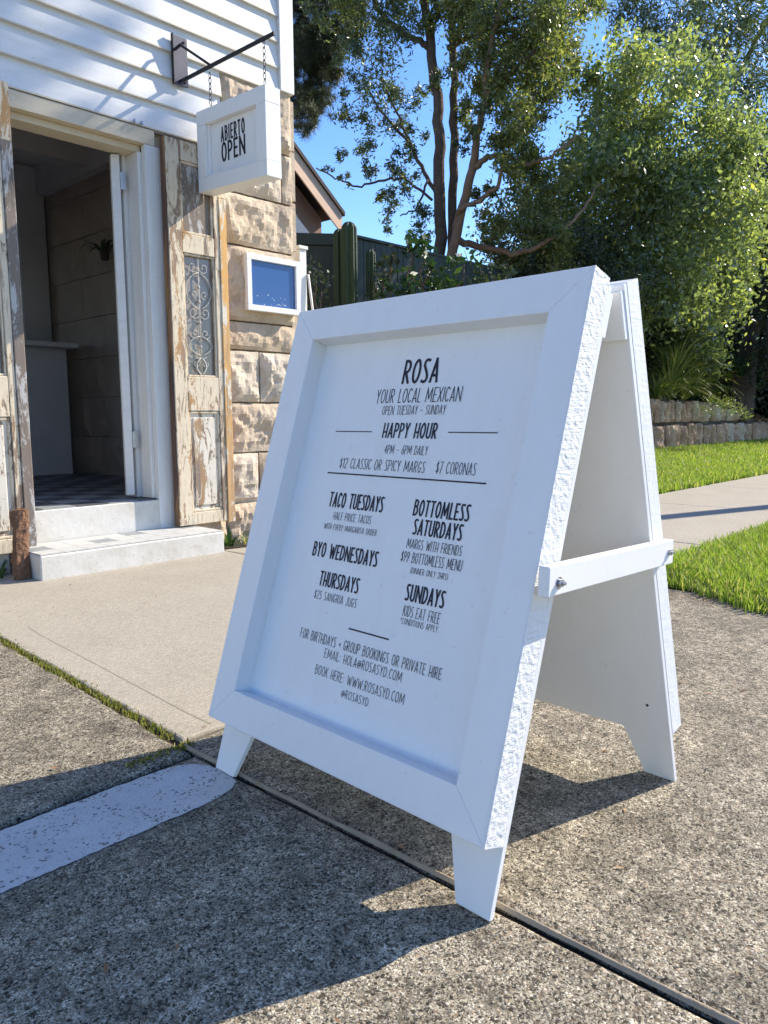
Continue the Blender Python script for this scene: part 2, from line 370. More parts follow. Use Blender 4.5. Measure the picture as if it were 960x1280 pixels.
# painted band with a rounded end
def band():
    b = MB(); lo = []; hi = []; r = random.Random(5)
    for i in range(0, 400):
        x = -4 + (4.86) * i / 399; lo.append((x, 1.318 + (r.random() - .5) * .004, .0000)); hi.append((x, 1.528 + (r.random() - .5) * .006, .0000))
    end = [(.90, 1.322), (.94, 1.332), (.968, 1.352), (.977, 1.385), (.978, 1.43), (.972, 1.472), (.952, 1.502), (.92, 1.520), (.88, 1.527)]
    vs = lo + [(x, y, .0000) for x, y in end] + hi[::-1]
    b.add(vs, [tuple(range(len(vs)))]); return b.build('painted_line', M['line_paint'], bedo)
band()
def verge_z(x, y): return .0 + max(0, (y - 3.25)) / 2.35 * .17
sheet('verge', M['turf_soil'], 4.2, 40, 3.27, 5.62, 0, nx=40, ny=6, zf=lambda x, y: verge_z(x, y) + .006)
def lawn():
    b = MB(); n = 26; pts = [(3.30 + .16 * math.sin(i * .55) * .3 + .10 * math.cos(i * 1.3) * .3 + (.22 if i > 20 else 0) * (i - 20) / 6, -1.9 + 3.52 * i / n) for i in range(n + 1)]
    vs = []
    for x, y in pts: vs += [(x, y, .004), (x + .12, y, .035), (60, y, .035)]
    fs = []
    for i in range(n): fs += [(3 * i, 3 * i + 1, 3 * i + 4, 3 * i + 3), (3 * i + 1, 3 * i + 2, 3 * i + 5, 3 * i + 4)]
    tag(b.add(vs, fs).build('lawn', M['turf_soil']), kind='structure'); return pts
lawn_edge = lawn()
def embank_z(x, y):
    base = .9 + .25 * min(1, max(0, (y - 5.7) / 3)) + .12 * noise.noise(Vector((x * .5, y * .5, 3)))
    if x > 14.5 and y < 7: base -= min(.35, (x - 14.5) * .2) * (1 - max(0, (y - 5.7)) / 1.3)
    if x < 5.4: base *= max(0, (x - 3.8) / 1.6)
    return base
sheet('garden_bank', M['mulch'], 3.8, 45, 5.68, 16, 0, nx=90, ny=30, zf=embank_z)

def grass(name, regions, dens, hmin, hmax, zf, seed, wid=.004, m='grass_blade', parent=None, dead=.11):
    r = np.random.default_rng(seed); out = []; tn = []
    for (x0, x1, y0, y1) in regions:
        n = int((x1 - x0) * (y1 - y0) * dens); P = np.stack([r.uniform(x0, x1, n), r.uniform(y0, y1, n)], 1)
        if zf == 'lawn':
            e = np.interp(P[:, 1], [p[1] for p in lawn_edge], [p[0] for p in lawn_edge]); keep = P[:, 0] > e - .035 + r.normal(0, .02, n); P = P[keep]; e = e[keep]
            z = np.clip((P[:, 0] - e) / .12, 0, 1) * .031 + .002
        elif zf == 'verge': z = (P[:, 1] - 3.25).clip(0) / 2.35 * .17 + .004
        else: z = np.full(len(P), .0)
        n = len(P); patch = np.array([noise.noise(Vector((p[0] * 1.4, p[1] * 1.4, seed))) for p in P[::8]]).repeat(8)[:n]
        if len(patch) < n: patch = np.resize(patch, n)
        h = r.uniform(hmin, hmax, n) * (1 + .75 * patch); a = r.uniform(0, 2 * np.pi, n); b = r.uniform(0, 2 * np.pi, n); ln = r.uniform(.1, .75, n) * h
        w = wid * r.uniform(.6, 1.3, n) * (1 + P[:, 0] * .06)
        base = np.stack([P[:, 0], P[:, 1], z], 1); wv = np.stack([np.cos(a), np.sin(a), 0 * a], 1) * w[:, None] / 2
        mid = base + np.stack([np.cos(b) * ln * .3, np.sin(b) * ln * .3, h * .6], 1); tip = base + np.stack([np.cos(b) * ln, np.sin(b) * ln, h], 1)
        out.append(np.stack([base - wv, base + wv, mid + wv * .8, mid - wv * .8], 1)); out.append(np.stack([mid - wv * .8, mid + wv * .8, tip + wv * .1, tip - wv * .1], 1))
        t = np.clip(r.normal(.45, .22, n) + patch * .6, 0, .87); t[r.random(n) < dead * (1 + 5 * np.clip(-patch, 0, .5))] = 1; tn += [t, t]
    return tag(np_mesh(name, np.concatenate(out), 4, M[m], parent, np.concatenate(tn)), kind='stuff')
o = grass('grass', [(3.15, 4.6, .55, 1.64), (4.6, 7, .9, 1.64), (7, 11, 1.2, 1.64)], 14000, .018, .06, 'lawn', 3, .0045)
tag(o, 'short green grass beside the driveway in front of the footpath', 'grass')
o = grass('grass', [(5.5, 11, 3.24, 5.6), (11, 22, 3.24, 5.6)], 3600, .035, .085, 'verge', 4, .007)
tag(o, 'bright green grass strip between footpath and rough stone retaining wall', 'grass')
# moss and weeds along the joint
def tufts():
    r = np.random.default_rng(8); P = []
    for i in range(1300):
        t = r.random(); y = 1.66 + t * 1.35; x = np.interp(y, [1.63, 2.95, 4.18], [1.0, 1.066, 1.11]) + r.normal(0, .008 + .006 * (noise.noise(Vector((y * 5, 0, 0))) + .5))
        if noise.noise(Vector((y * 3.1, 4, 0))) > -.25: P.append((x, y))
    for i in range(260): P.append((r.uniform(.84, 1.02) , 1.60 + r.normal(0, .010)))
    P = np.array(P); n = len(P); h = r.uniform(.001, .006, n); a = r.uniform(0, 6.28, n); w = r.uniform(.0015, .004, n)
    base = np.stack([P[:, 0], P[:, 1], np.full(n, -.004)], 1); wv = np.stack([np.cos(a) * w, np.sin(a) * w, 0 * a], 1); up = np.stack([np.sin(a * 3) * h * .6, np.cos(a * 3) * h * .6, h + .006], 1)
    tag(np_mesh('moss', np.stack([base - wv, base + wv, base + up + wv * .3, base + up - wv * .3], 1), 4, M['moss'], None, r.random(n)), 'yellow green moss growing in the joint beside the pale slab', 'moss', kind='stuff')
tufts()
def litter():
    r = np.random.default_rng(3); P = []
    for i in range(110): P.append((r.uniform(.2, 3.2), r.uniform(.1, 2.2), .005))
    for i in range(160): P.append((3.32 + r.normal(0, .06), r.uniform(.8, 1.6), .006))
    for i in range(60): P.append((r.uniform(1.2, 4), r.uniform(3.0, 3.8), .006))
    P = np.array(P); n = len(P); a = r.uniform(0, 6.28, n); L = r.uniform(.004, .012, n); d = np.stack([np.cos(a), np.sin(a), r.uniform(-.1, .3, n)], 1) * L[:, None]; s_ = np.stack([-np.sin(a), np.cos(a), 0 * a], 1) * (L * .35)[:, None]
    tag(np_mesh('leaf_litter', np.stack([P - d, P + s_, P + d, P - s_], 1), 4, M['litter'], None, r.random(n)), 'small dry brown leaf bits scattered on the concrete', 'leaf litter', kind='stuff')
litter()

# ------------------------------------------------------------------ the A-frame sign
SO = Vector((0.94484, 0.65769, 0.003)); su = Vector((.03674, .99932, 0)); ss = Vector((.29983, -.01102, .95393)); sn = Vector((-.95329, .03504, .30003))
RO = Vector((1.6200, .6330, .003)); rs = Vector((-.27385, .01007, .96172)); rn = Vector((.96107, -.03533, .27403))
W = .7824; TP = .0115; B = .0747; TF = .052; S0 = .1178; S1 = 1.0784; REC = .043
fr = lambda u, s_, n: SO + su * u + ss * s_ + sn * n
re_ = lambda u, s_, n: RO + su * u + rs * s_ + rn * n
sign = thing('sandwich_board', 'white timber A-frame sandwich board with black menu lettering standing on the driveway', 'sandwich board', SO + Vector((.33, .39, -.003)))
def ply(fn, lab):
    pl = [(0, 0), (.0694, 0), (.1084, S0 - .006), (W - .1084, S0 - .006), (W - .0694, 0), (W, 0), (W, S1 - .0105), (0, S1 - .0105)]
    b = MB(); b.prism(pl, fn, 0, -TP); o = b.build('backing_board', M['sign_white'], sign, bevel=.001); return o
bk = ply(fr, '')
ply(re_, '')
def mitre(fn, s0, s1, tf, rail=True):
    i0, i1 = s0 + B, s1 - B
    shapes = [('rail', [(0, s0), (W, s0), (W - B, i0), (B, i0)]), ('rail', [(B, i1), (W - B, i1), (W, s1), (0, s1)]),
              ('stile', [(W - B, i0), (W, s0), (W, s1), (W - B, i1)])]
    for nm, pl in shapes:
        b = MB(); b.prism(pl, fn, .0006, tf); b.build('frame_' + nm, M['sign_white'], sign, bevel=.0012)
    # near stile: its outer face is rough sawn, built as a displaced grid
    b = MB(); g_ = .0
    b.prism([(.004, s0 + .004), (B, i0), (B, i1), (.004, s1 - .004)], fn, .0006, tf - .0005)
    b.add([fn(.0035, s0 + .0035, tf), fn(B, i0, tf), fn(B, i1, tf), fn(.0035, s1 - .0035, tf)], [(0, 1, 2, 3)])
    so_ = b.build('frame_stile', M['sign_white'], sign)
    b = MB(); NS, NN = 330, 12; vs = []; fs = []
    for i in range(NS + 1):
        for j in range(NN + 1):
            s_ = s0 + (s1 - s0) * i / NS; n_ = .0006 + (tf - .0006) * j / NN
            q = Vector((s_ * 38, n_ * 120, 7 if fn is fr else 21)); q.x *= 2.1; q.y *= .6; h = (noise.noise(q) * .0013 + noise.noise(q * 2.1) * .0012 + abs(noise.noise(q * .9 + Vector((9, 0, 0)))) * .0014) * (.6 if fn is fr else .2)
            e = min(j, NN - j) / 2; h *= min(1, .55 + e * .45)
            vs.append(fn(-.0005 - h, s_, n_))
    for i in range(NS):
        for j in range(NN): a = i * (NN + 1) + j; fs.append((a, a + 1, a + NN + 2, a + NN + 1))
    nb = (NS + 1) * (NN + 1)
    for i in range(NS + 1): s_ = s0 + (s1 - s0) * i / NS; vs.append(fn(.004, s_, tf)); vs.append(fn(.004, s_, .0006))
    for i in range(NS):
        fs.append((i * (NN + 1) + NN, nb + 2 * i, nb + 2 * i + 2, (i + 1) * (NN + 1) + NN)); fs.append((i * (NN + 1), (i + 1) * (NN + 1), nb + 2 * i + 3, nb + 2 * i + 1))
    fs.append(tuple([j for j in range(NN + 1)] + [nb, nb + 1])); fs.append(tuple([NS * (NN + 1) + j for j in range(NN + 1)] + [nb + 2 * NS, nb + 2 * NS + 1]))
    o = b.add(vs, fs).build('sawn_face', M['rough_sawn_white' if fn is fr else 'planed_white'], so_)
mitre(fr, S0, S1, TF); mitre(re_, .1173, 1.0698, .0409)
b = MB(); b.prism([(B - .002, S0 + B - .002), (W - B + .002, S0 + B - .002), (W - B + .002, S1 - B + .002), (B - .002, S1 - B + .002)], fr, .0008, TF - REC); panel = b.build('menu_panel', M['sign_white'], sign)
b = MB(); b.prism([(B - .002, .19), (W - B + .002, .19), (W - B + .002, .995), (B - .002, .995)], re_, .0008, .012); b.build('menu_panel', M['sign_white'], sign)
# top block joining both leaves, straps, bolts
b = MB()
for u0, u1 in ((.001, W - .001),):
    u0, u1 = .10, W - .10; a0 = fr(u0, 1.000, -TP - .001); a1 = fr(u0, 1.040, -TP - .001); c0 = re_(u0, .995, -TP - .001); c1 = re_(u0, 1.036, -TP - .001)
    d = su * (u1 - u0); b.hexa([a0, c0, c0 + d, a0 + d, a1, c1, c1 + d, a1 + d])
b.build('hinge_block', M['sign_white'], sign, bevel=.001)
def batten(fn, s0, s1):
    b = MB(); b.prism([(.0015, s0), (W - .0015, s0), (W - .0015, s1), (.0015, s1)], fn, -TP - .0005, -TP - .012); b.build('batten', M['sign_white'], sign, bevel=.001)
batten(fr, .978, 1.058); batten(re_, .972, 1.058)
for side in (0, 1):
    y0, y1 = ((.6335, .6555) if side == 0 else (1.437, 1.459)); y0 -= .018 * (1 - side); y1 -= .020 * (1 - side); y0 += .02 * side; y1 += .02 * side
    if side: y0, y1 = 1.398, 1.420
    b = MB(); xa, xb = (1.038, 1.508) if side == 0 else (1.128, 1.462)
    b.hexa([(xa, y0 + .002, .517), (xb, y0, .504), (xb, y1, .504), (xa, y1 + .002, .517), (xa + .003, y0 + .002, .565), (xb, y0, .552), (xb, y1, .552), (xa + .003, y1 + .002, .565)])
    b.build('strap', M['sign_white'], sign, bevel=.0015)
    for bx, bz in ((1.070 + .08 * side, .536), (1.488, .529)):
        yo = y0 + .004 if side == 0 else y1 + .002; dy = -1 if side == 0 else 1
        def ring(r, ya, yb, n=12):
            q = MB(); vs = [(bx + r * math.cos(2 * math.pi * k / n), yy, bz + r * math.sin(2 * math.pi * k / n)) for yy in (ya, yb) for k in range(n)]
            q.add(vs, [tuple(range(n)), tuple(range(2 * n - 1, n - 1, -1))] + [(k, (k + 1) % n, n + (k + 1) % n, n + k) for k in range(n)]); return q
        q = ring(.010, yo - dy * .001, yo + dy * .003, 14); q.v += []; 
        r2 = ring(.0065, yo + dy * .003, yo + dy * .009, 6); q.add(r2.v, r2.f)
        r3 = ring(.003, yo + dy * .009, yo + dy * .014, 8); q.add(r3.v, r3.f)
        q.build('bolt', M['bolt_steel'], sign)
for (u_, s_) in ((.045, .185),):
    c = re_(u_, s_, -TP - .0006); q = MB(); n = 10
    q.add([c + su * .0035 * math.cos(6.283 * k / n) + rs * .0035 * math.sin(6.283 * k / n) for k in range(n)] + [c - rn * .0012], [(k, (k + 1) % n, n) for k in range(n)]); q.build('screw_head', M['print_black'], sign)

# ------------------------------------------------------------------ lettering
def arc(cx, cy, rx, ry, a0, a1, n=10): return [(cx + rx * math.cos(math.radians(a0 + (a1 - a0) * i / n)), cy + ry * math.sin(math.radians(a0 + (a1 - a0) * i / n))) for i in range(n + 1)]
GL = {
 'A': (.40, [[(0, 0), (.2, 1), (.4, 0)], [(.05, .27), (.35, .27)]]),
 'B': (.36, [[(0, 0), (0, 1)], [(0, 1)] + arc(.12, .79, .2, .21, 90, -90) + [(0, .58)], [(0, .58)] + arc(.14, .29, .22, .29, 90, -90) + [(0, 0)]]),
 'C': (.34, [[(.34, .86)] + arc(.18, .5, .18, .5, 60, 300, 14) + [(.34, .14)]]),
 'D': (.38, [[(0, 0), (0, 1)], [(0, 1)] + arc(.08, .5, .3, .5, 90, -90, 14) + [(0, 0)]]),
 'E': (.30, [[(.3, 1), (0, 1), (0, 0), (.3, 0)], [(0, .5), (.24, .5)]]),
 'F': (.28, [[(.28, 1), (0, 1), (0, 0)], [(0, .52), (.22, .52)]]),
 'G': (.36, [[(.34, .88)] + arc(.18, .5, .18, .5, 60, 345, 16) + [(.36, .42), (.2, .42)]]),
 'H': (.36, [[(0, 0), (0, 1)], [(.36, 0), (.36, 1)], [(0, .38), (.36, .38)]]),
 'I': (.02, [[(.01, 0), (.01, 1)]]),
 'J': (.24, [[(.22, 1), (.22, .2)] + arc(.1, .16, .12, .16, 0, -160, 8)]),
 'K': (.34, [[(0, 0), (0, 1)], [(.33, 1), (.0, .42)], [(.1, .55), (.34, 0)]]),
 'L': (.27, [[(0, 1), (0, 0), (.27, 0)]]),
 'M': (.60, [[(0, 0), (.06, 1), (.30, .2), (.54, 1), (.6, 0)]]),
 'N': (.46, [[(0, 0), (0, 1), (.46, 0), (.46, 1)]]),
 'O': (.40, [arc(.2, .5, .2, .5, 90, 449, 22)]),
 'P': (.34, [[(0, 0), (0, 1)], [(0, 1)] + arc(.12, .73, .22, .27, 90, -90) + [(0, .46)]]),
 'R': (.35, [[(0, 0), (0, 1)], [(0, 1)] + arc(.12, .74, .2, .26, 90, -90) + [(0, .48)], [(.1, .48), (.34, 0)]]),
 'S': (.30, [[(.29, .97)] + arc(.15, .80, .14, .2, 80, 200, 8) + [(.2, .45)] + arc(.12, .2, .17, .2, 30, -100, 9) + [(0, .04)]]),
 'T': (.34, [[(0, 1), (.34, 1)], [(.17, 1), (.17, 0)]]),
 'U': (.36, [[(0, 1), (0, .25)] + arc(.18, .22, .18, .22, 180, 360, 10) + [(.36, 1)]]),
 'V': (.36, [[(0, 1), (.18, 0), (.36, 1)]]),
 'W': (.64, [[(0, 1), (.16, 0), (.32, .8), (.48, 0), (.64, 1)]]),
 'X': (.36, [[(0, 0), (.36, 1)], [(0, 1), (.36, 0)]]),
 'Y': (.36, [[(0, 1), (.18, .48), (.36, 1)], [(.18, .48), (.18, 0)]]),
 '1': (.14, [[(0, .82), (.12, 1), (.12, 0)]]),
 '2': (.32, [arc(.16, .76, .15, .24, 165, -20, 9) + [(0, 0), (.32, 0)]]),
 '4': (.34, [[(.26, 0), (.26, 1), (0, .3), (.34, .3)]]),
 '5': (.32, [[(.3, 1), (.04, 1), (.02, .58)] + arc(.14, .3, .17, .3, 100, -130, 12)]),
 '6': (.34, [[(.28, 1), (.08, .5)] + arc(.17, .27, .16, .27, 160, -200, 16)]),
 '7': (.30, [[(0, 1), (.3, 1), (.1, 0)]]),
 '9': (.34, [[(.06, 0), (.26, .5)] + arc(.17, .73, .16, .27, -20, 340, 16)]),
 '$': (.30, [[(.28, .84)] + arc(.15, .7, .14, .17, 70, 200, 8) + [(.2, .48)] + arc(.13, .28, .16, .19, 30, -110, 9) + [(0, .18)], [(.15, 1.06), (.15, -.06)]]),
 '-': (.30, [[(.02, .45), (.28, .45)]]),
 '+': (.26, [[(0, .42), (.26, .42)], [(.13, .6), (.13, .24)]]),
 '.': (.04, [[(.02, 0), (.02, .07)]]),
 ':': (.04, [[(.02, .12), (.02, .2)], [(.02, .6), (.02, .68)]]),
 '*': (.18, [[(.02, .95), (.16, .7)], [(.16, .95), (.02, .7)]]),
 '(': (.12, [arc(.14, .5, .12, .56, 110, 250, 8)]), ')': (.12, [arc(-.02, .5, .12, .56, 70, -70, 8)]),
 '@': (.50, [arc(.24, .42, .1, .17, 0, 360, 12), [(.34, .58), (.34, .3), (.42, .26)] + arc(.25, .42, .24, .40, -20, 300, 18)]),
 ' ': (.22, []),
}
def text_mesh(txt, x0, x1, y0, h, weight, fn, name, m, parent, gap=.15):
    """text from x0 to x1 (metres), baseline y0, cap height h, as raised ribbons; fn(x, y, lift)"""
    gl = [GL[c] for c in txt]; tot = sum(g_[0] for g_ in gl) + gap * (len(gl) - 1); sx = (x1 - x0) / (tot); cur = 0; b = MB(); lift = .0008
    for g_ in gl:
        strokes = []
        for st in g_[1]:
            cur_ = [st[0]]
            for i in range(1, len(st)):
                cur_.append(st[i])
                if i < len(st) - 1:
                    a_ = math.atan2(st[i][1] - st[i - 1][1], (st[i][0] - st[i - 1][0])); b_ = math.atan2(st[i + 1][1] - st[i][1], (st[i + 1][0] - st[i][0])); t_ = abs((b_ - a_ + math.pi) % (2 * math.pi) - math.pi)
                    if t_ > 1.0: strokes.append(cur_); cur_ = [st[i]]
            strokes.append(cur_)
        for st in strokes:
            P = [((cur + p[0]) * sx + x0, y0 + p[1] * h) for p in st]; lift += .00001; n = len(P); Lq = []; Rq = []
            closed = math.dist(P[0], P[-1]) < 1e-5
            for i, p in enumerate(P):
                a = P[i - 1] if i else (P[-2] if closed else None); c = P[i + 1] if i < n - 1 else (P[1] if closed else None)
                ds = []
                for q0, q1 in ((a, p), (p, c)):
                    if q0 is None or q1 is None: continue
                    L = math.dist(q0, q1) or 1e-9; ds.append(((q1[0] - q0[0]) / L, (q1[1] - q0[1]) / L))
                if len(ds) == 1: ds = ds * 2
                nx = -(ds[0][1] + ds[1][1]); ny = ds[0][0] + ds[1][0]; L = math.hypot(nx, ny) or 1e-6; nx /= L; ny /= L
                k_ = min(1 / max(.35, nx * -ds[0][1] + ny * ds[0][0]), 1.25) * weight / 2
                ex = ey = 0
                if not closed and i == 0: ex, ey = -ds[0][0] * weight * .45, -ds[0][1] * weight * .45
                if not closed and i == n - 1: ex, ey = ds[0][0] * weight * .45, ds[0][1] * weight * .45
                Lq.append(fn(p[0] + ex + nx * k_, p[1] + ey + ny * k_, lift)); Rq.append(fn(p[0] + ex - nx * k_, p[1] + ey - ny * k_, lift))
            b.add(Lq + Rq, [(i, i + 1, n + i + 1, n + i) for i in range(n - 1)])
        cur += g_[0] + gap
    return b.build(name, m, parent, fix=False)
PN = TF - REC
fs_ = lambda x, y, l: fr(-x, y, PN + l)          # x grows to the right as seen = -u
INK = M['print_black']
for t, ua, ub, s_, h, wt in [
    ('ROSA', .434, .341, .904, .047, .0062), ('YOUR LOCAL MEXICAN', .501, .269, .8615, .029, .0020), ('OPEN TUESDAY - SUNDAY', .475, .301, .8355, .0185, .0013),
    ('HAPPY HOUR', .459, .313, .787, .029, .0040), ('4PM - 6PM DAILY', .444, .326, .752, .018, .0013),
    ('$12 CLASSIC OR SPICY MARGS', .572, .324, .7165, .0215, .0015), ('$7 CORONAS', .294, .198, .7175, .0225, .0015),
    ('TACO TUESDAYS', .579, .416, .6305, .0295, .0040), ('HALF PRICE TACOS', .556, .441, .6025, .016, .0012), ('WITH EVERY MARGARITA ORDER', .579, .417, .580, .012, .0010),
    ('BYO WEDNESDAYS', .597, .400, .5195, .0285, .0040), ('THURSDAYS', .556, .437, .4595, .0285, .0040), ('$25 SANGRIA JUGS', .563, .432, .430, .017, .0012),
    ('BOTTOMLESS', .329, .193, .632, .029, .0040), ('SATURDAYS', .320, .201, .595, .028, .0040), ('MARGS WITH FRIENDS', .329, .193, .5665, .018, .0013),
    ('$99 BOTTOMLESS MENU', .337, .186, .539, .0195, .0014), ('(DINNER ONLY 2HRS)', .306, .213, .519, .011, .0009),
    ('SUNDAYS', .305, .211, .468, .029, .0042), ('KIDS EAT FREE', .303, .212, .4375, .0195, .0013), ('*CONDITIONS APPLY', .306, .212, .422, .011, .0009),
    ('FOR BIRTHDAYS + GROUP BOOKINGS OR PRIVATE HIRE', .580, .183, .342, .0195, .0014), ('EMAIL: HOLA@ROSASYD.COM', .493, .274, .3165, .018, .0013),
    ('BOOK HERE: WWW.ROSASYD.COM', .510, .257, .279, .0185, .0013), ('@ROSASYD', .421, .345, .2525, .0155, .0012)]:
    text_mesh(t, -ua, -ub, s_, h, wt * (.92 if wt < .003 else .95), fs_, 'lettering', INK, panel, .19 if wt < .003 else .24)
for ua, ub, s_, wt in ((.609, .494, .798, .0020), (.283, .165, .799, .0020), (.606, .168, .7035, .0030), (.439, .325, .3865, .0030)):
    q = MB(); q.add([fs_(-ua, s_ - wt / 2, .0008), fs_(-ub, s_ - wt / 2, .0008), fs_(-ub, s_ + wt / 2, .0008), fs_(-ua, s_ + wt / 2, .0008)], [(0, 1, 2, 3)]); q.build('printed_rule', INK, panel, fix=False)

# ------------------------------------------------------------------ the shop building
YW = 4.2
shop = thing('shop_building', 'old shop building with white weatherboards, sandstone corner and open doorway', 'building', (2, 6, 0))
b = MB()
b.box(-5, 1.60, YW + .02, YW + .3, -.1, 4.6); b.box(1.60, 2.56, YW + .02, YW + .3, 2.45, 4.6); b.box(2.56, 3.615, YW + .035, YW + .3, -.1, 4.6)
b.box(-5, -2.2, 9.0, 9.3, -.1, 4.6); b.box(.8, 3.615, 9.0, 9.3, -.1, 4.6); b.box(-2.2, .8, 9.0, 9.3, -.1, 1.0); b.box(-2.2, .8, 9.0, 9.3, 2.7, 4.6); b.box(-5.3, -5, YW + .02, 9.3, -.1, 4.6); b.box(3.34, 3.615, YW + .3, 9.0, -.1, 4.6)  # rear wall has an unseen opening, added to let skylight into the room
b.build('wall', M['mortar'], shop)
b = MB(); b.add([(-5.4, YW - .02, 4.6), (3.68, YW - .02, 4.6), (3.68, 6.7, 6.0), (-5.4, 6.7, 6.0), (-5.4, 9.4, 4.6), (3.68, 9.4, 4.6)], [(0, 1, 2, 3), (3, 2, 5, 4), (0, 3, 4), (1, 5, 2), (0, 4, 5, 1)]); b.build('roof', M['roof_dark'], shop)
def board(z0, z1, x0, x1, y=YW):
    b = MB(); pr = [(y - .026, z0), (y - .0225, z0 + .010), (y - .0205, z0 + .0105), (y - .006, z1 + .012), (y + .018, z1 + .012), (y + .018, z0)]
    pr = [(y - .026, z0), (y - .004, z1 + .006), (y + .018, z1 + .006), (y + .018, z0)]
    n = len(pr); vs = [(x0, p, q) for p, q in pr] + [(x1, p, q) for p, q in pr]
    b.add(vs, [tuple(range(n)), tuple(range(2 * n - 1, n - 1, -1))] + [(i, (i + 1) % n, n + (i + 1) % n, n + i) for i in range(n)])
    o = b.build('weatherboard', M['wall_white'], shop)
    q = MB(); q.box(x0, x1 - .001, y - .0275, y - .0225, z0 + .0, z0 + .008); q.build('drip_bead', M['trim_cream'], o)
zb = [2.452, 2.605, 2.765, 2.915, 3.069, 3.23, 3.387, 3.544, 3.70, 3.857, 4.014, 4.17, 4.33, 4.48]
for i in range(len(zb) - 1):
    board(zb[i], zb[i + 1], -5, 3.045 if zb[i] < 2.9 else 3.509)
zz = .33
while zz < 2.44: board(zz, min(zz + .157, 2.452), -5, 1.56); zz += .157
b = MB(); b.box(3.511, 3.615, YW - .036, YW + .02, 2.935, 4.55); b.build('corner_board', M['wall_white'], shop, bevel=.003)
b = MB(); b.box(3.6155, 3.635, YW - .030, YW + .12, 2.94, 4.55); b.build('corner_board', M['wall_white'], shop, bevel=.003)
b = MB(); b.box(-5, 1.59, YW - .05, YW + .02, -.05, .33); b.build('plinth', M['step_white'], shop, bevel=.004)
# dressed and rock-faced blocks of the corner
def block(x0, x1, z0, z1, m, seed, depth=.035, y=YW, axis='y', gap=.006, nx=14, nz=10, side=True):
    b = MB(); x0 += gap; x1 -= gap; z0 += gap; z1 -= gap; vs = []; fs = []
    w_, h_ = x1 - x0, z1 - z0; gs = .022 if (axis == 'y' and seed < 60) else (.04 if seed >= 200 else .07); nx = max(4, int(w_ / gs)); nz = max(4, int(h_ / gs)); r = random.Random(seed); tx, tz = r.uniform(-.02, .02), r.uniform(-.02, .02)
    for j in range(nz + 1):
        for i in range(nx + 1):
            u_, v_ = i / nx, j / nz; x = x0 + w_ * u_; z = z0 + h_ * v_; e = min(u_ * w_, (1 - u_) * w_, v_ * h_, (1 - v_) * h_)
            k_ = min(1, e / .07) ** .7; q = Vector((x * 7, z * 7, seed * 3.7))
            d = k_ * depth * (.6 + .75 * noise.noise(q * .8) + .40 * noise.noise(q * 2.1) + .22 * noise.noise(q * 5) + .12 * noise.noise(q * 11)) + k_ * (tx * (u_ - .5) + tz * (v_ - .5)) * 1.5
            jit = 0 if 0 < i < nx and 0 < j < nz else .004
            vs.append([x + noise.noise(q * 3) * jit, -max(d, 0), z + noise.noise(q * 3 + Vector((5, 5, 5))) * jit])
    for j in range(nz):
        for i in range(nx): a = j * (nx + 1) + i; fs.append((a, a + 1, a + nx + 2, a + nx + 1))
    rim = [i for i in range(nx + 1)] + [j * (nx + 1) + nx for j in range(1, nz + 1)] + [nz * (nx + 1) + i for i in range(nx - 1, -1, -1)] + [j * (nx + 1) for j in range(nz - 1, 0, -1)]
    n0 = len(vs)
    for i in rim: vs.append([vs[i][0], .05, vs[i][2]])
    for i in range(len(rim)): j = (i + 1) % len(rim); fs.append((rim[j], rim[i], n0 + i, n0 + j))
    if axis == 'y': vs = [(v[0], y + v[1], v[2]) for v in vs]
    else: vs = [(y + v[1], v[0], v[2]) for v in vs]
    b.add(vs, fs); return b
sm = ['sandstone', 'sandstone_pale', 'sandstone_brown']
blocks = [(3.0, 3.35, -.05, .235, 2), (3.35, 3.625, -.05, .235, 0), (3.0, 3.275, .235, .565, 1), (3.275, 3.625, .235, .565, 2), (3.0, 3.55, .565, .895, 0), (3.55, 3.625, .565, .895, 0), (3.0, 3.30, .895, 1.235, 1), (3.30, 3.625, .895, 1.235, 1),
          (3.0, 3.625, 1.235, 1.42, 2), (3.0, 3.625, 1.42, 1.90, 0), (3.0, 3.625, 1.90, 2.224, 0), (3.0, 3.53, 2.224, 2.546, 1), (3.53, 3.625, 2.224, 2.546, 0), (3.05, 3.40, 2.546, 2.925, 2), (3.40, 3.625, 2.546, 2.98, 0),
          (2.66, 3.0, -.05, .235, 2), (2.66, 3.0, .235, .565, 0), (2.66, 3.0, .565, .895, 1), (2.66, 3.0, .895, 1.235, 0), (2.66, 3.0, 1.235, 1.9, 0), (2.66, 3.0, 1.9, 2.224, 2), (2.66, 3.0, 2.224, 2.45, 1)]
for i, (x0, x1, z0, z1, k_) in enumerate(blocks):
    block(x0, x1, z0, z1, None, i + 1, .048 if z0 != 1.235 else .03).build('stone_block', M[sm[k_]], shop, smooth=False)
for i in range(9):   # return face of the corner
    z0 = -.05 + i * .33; block(YW + .01, YW + .6, z0, z0 + .33, None, i + 60, .010, 3.612, 'x').build('stone_block', M['sandstone'], shop)
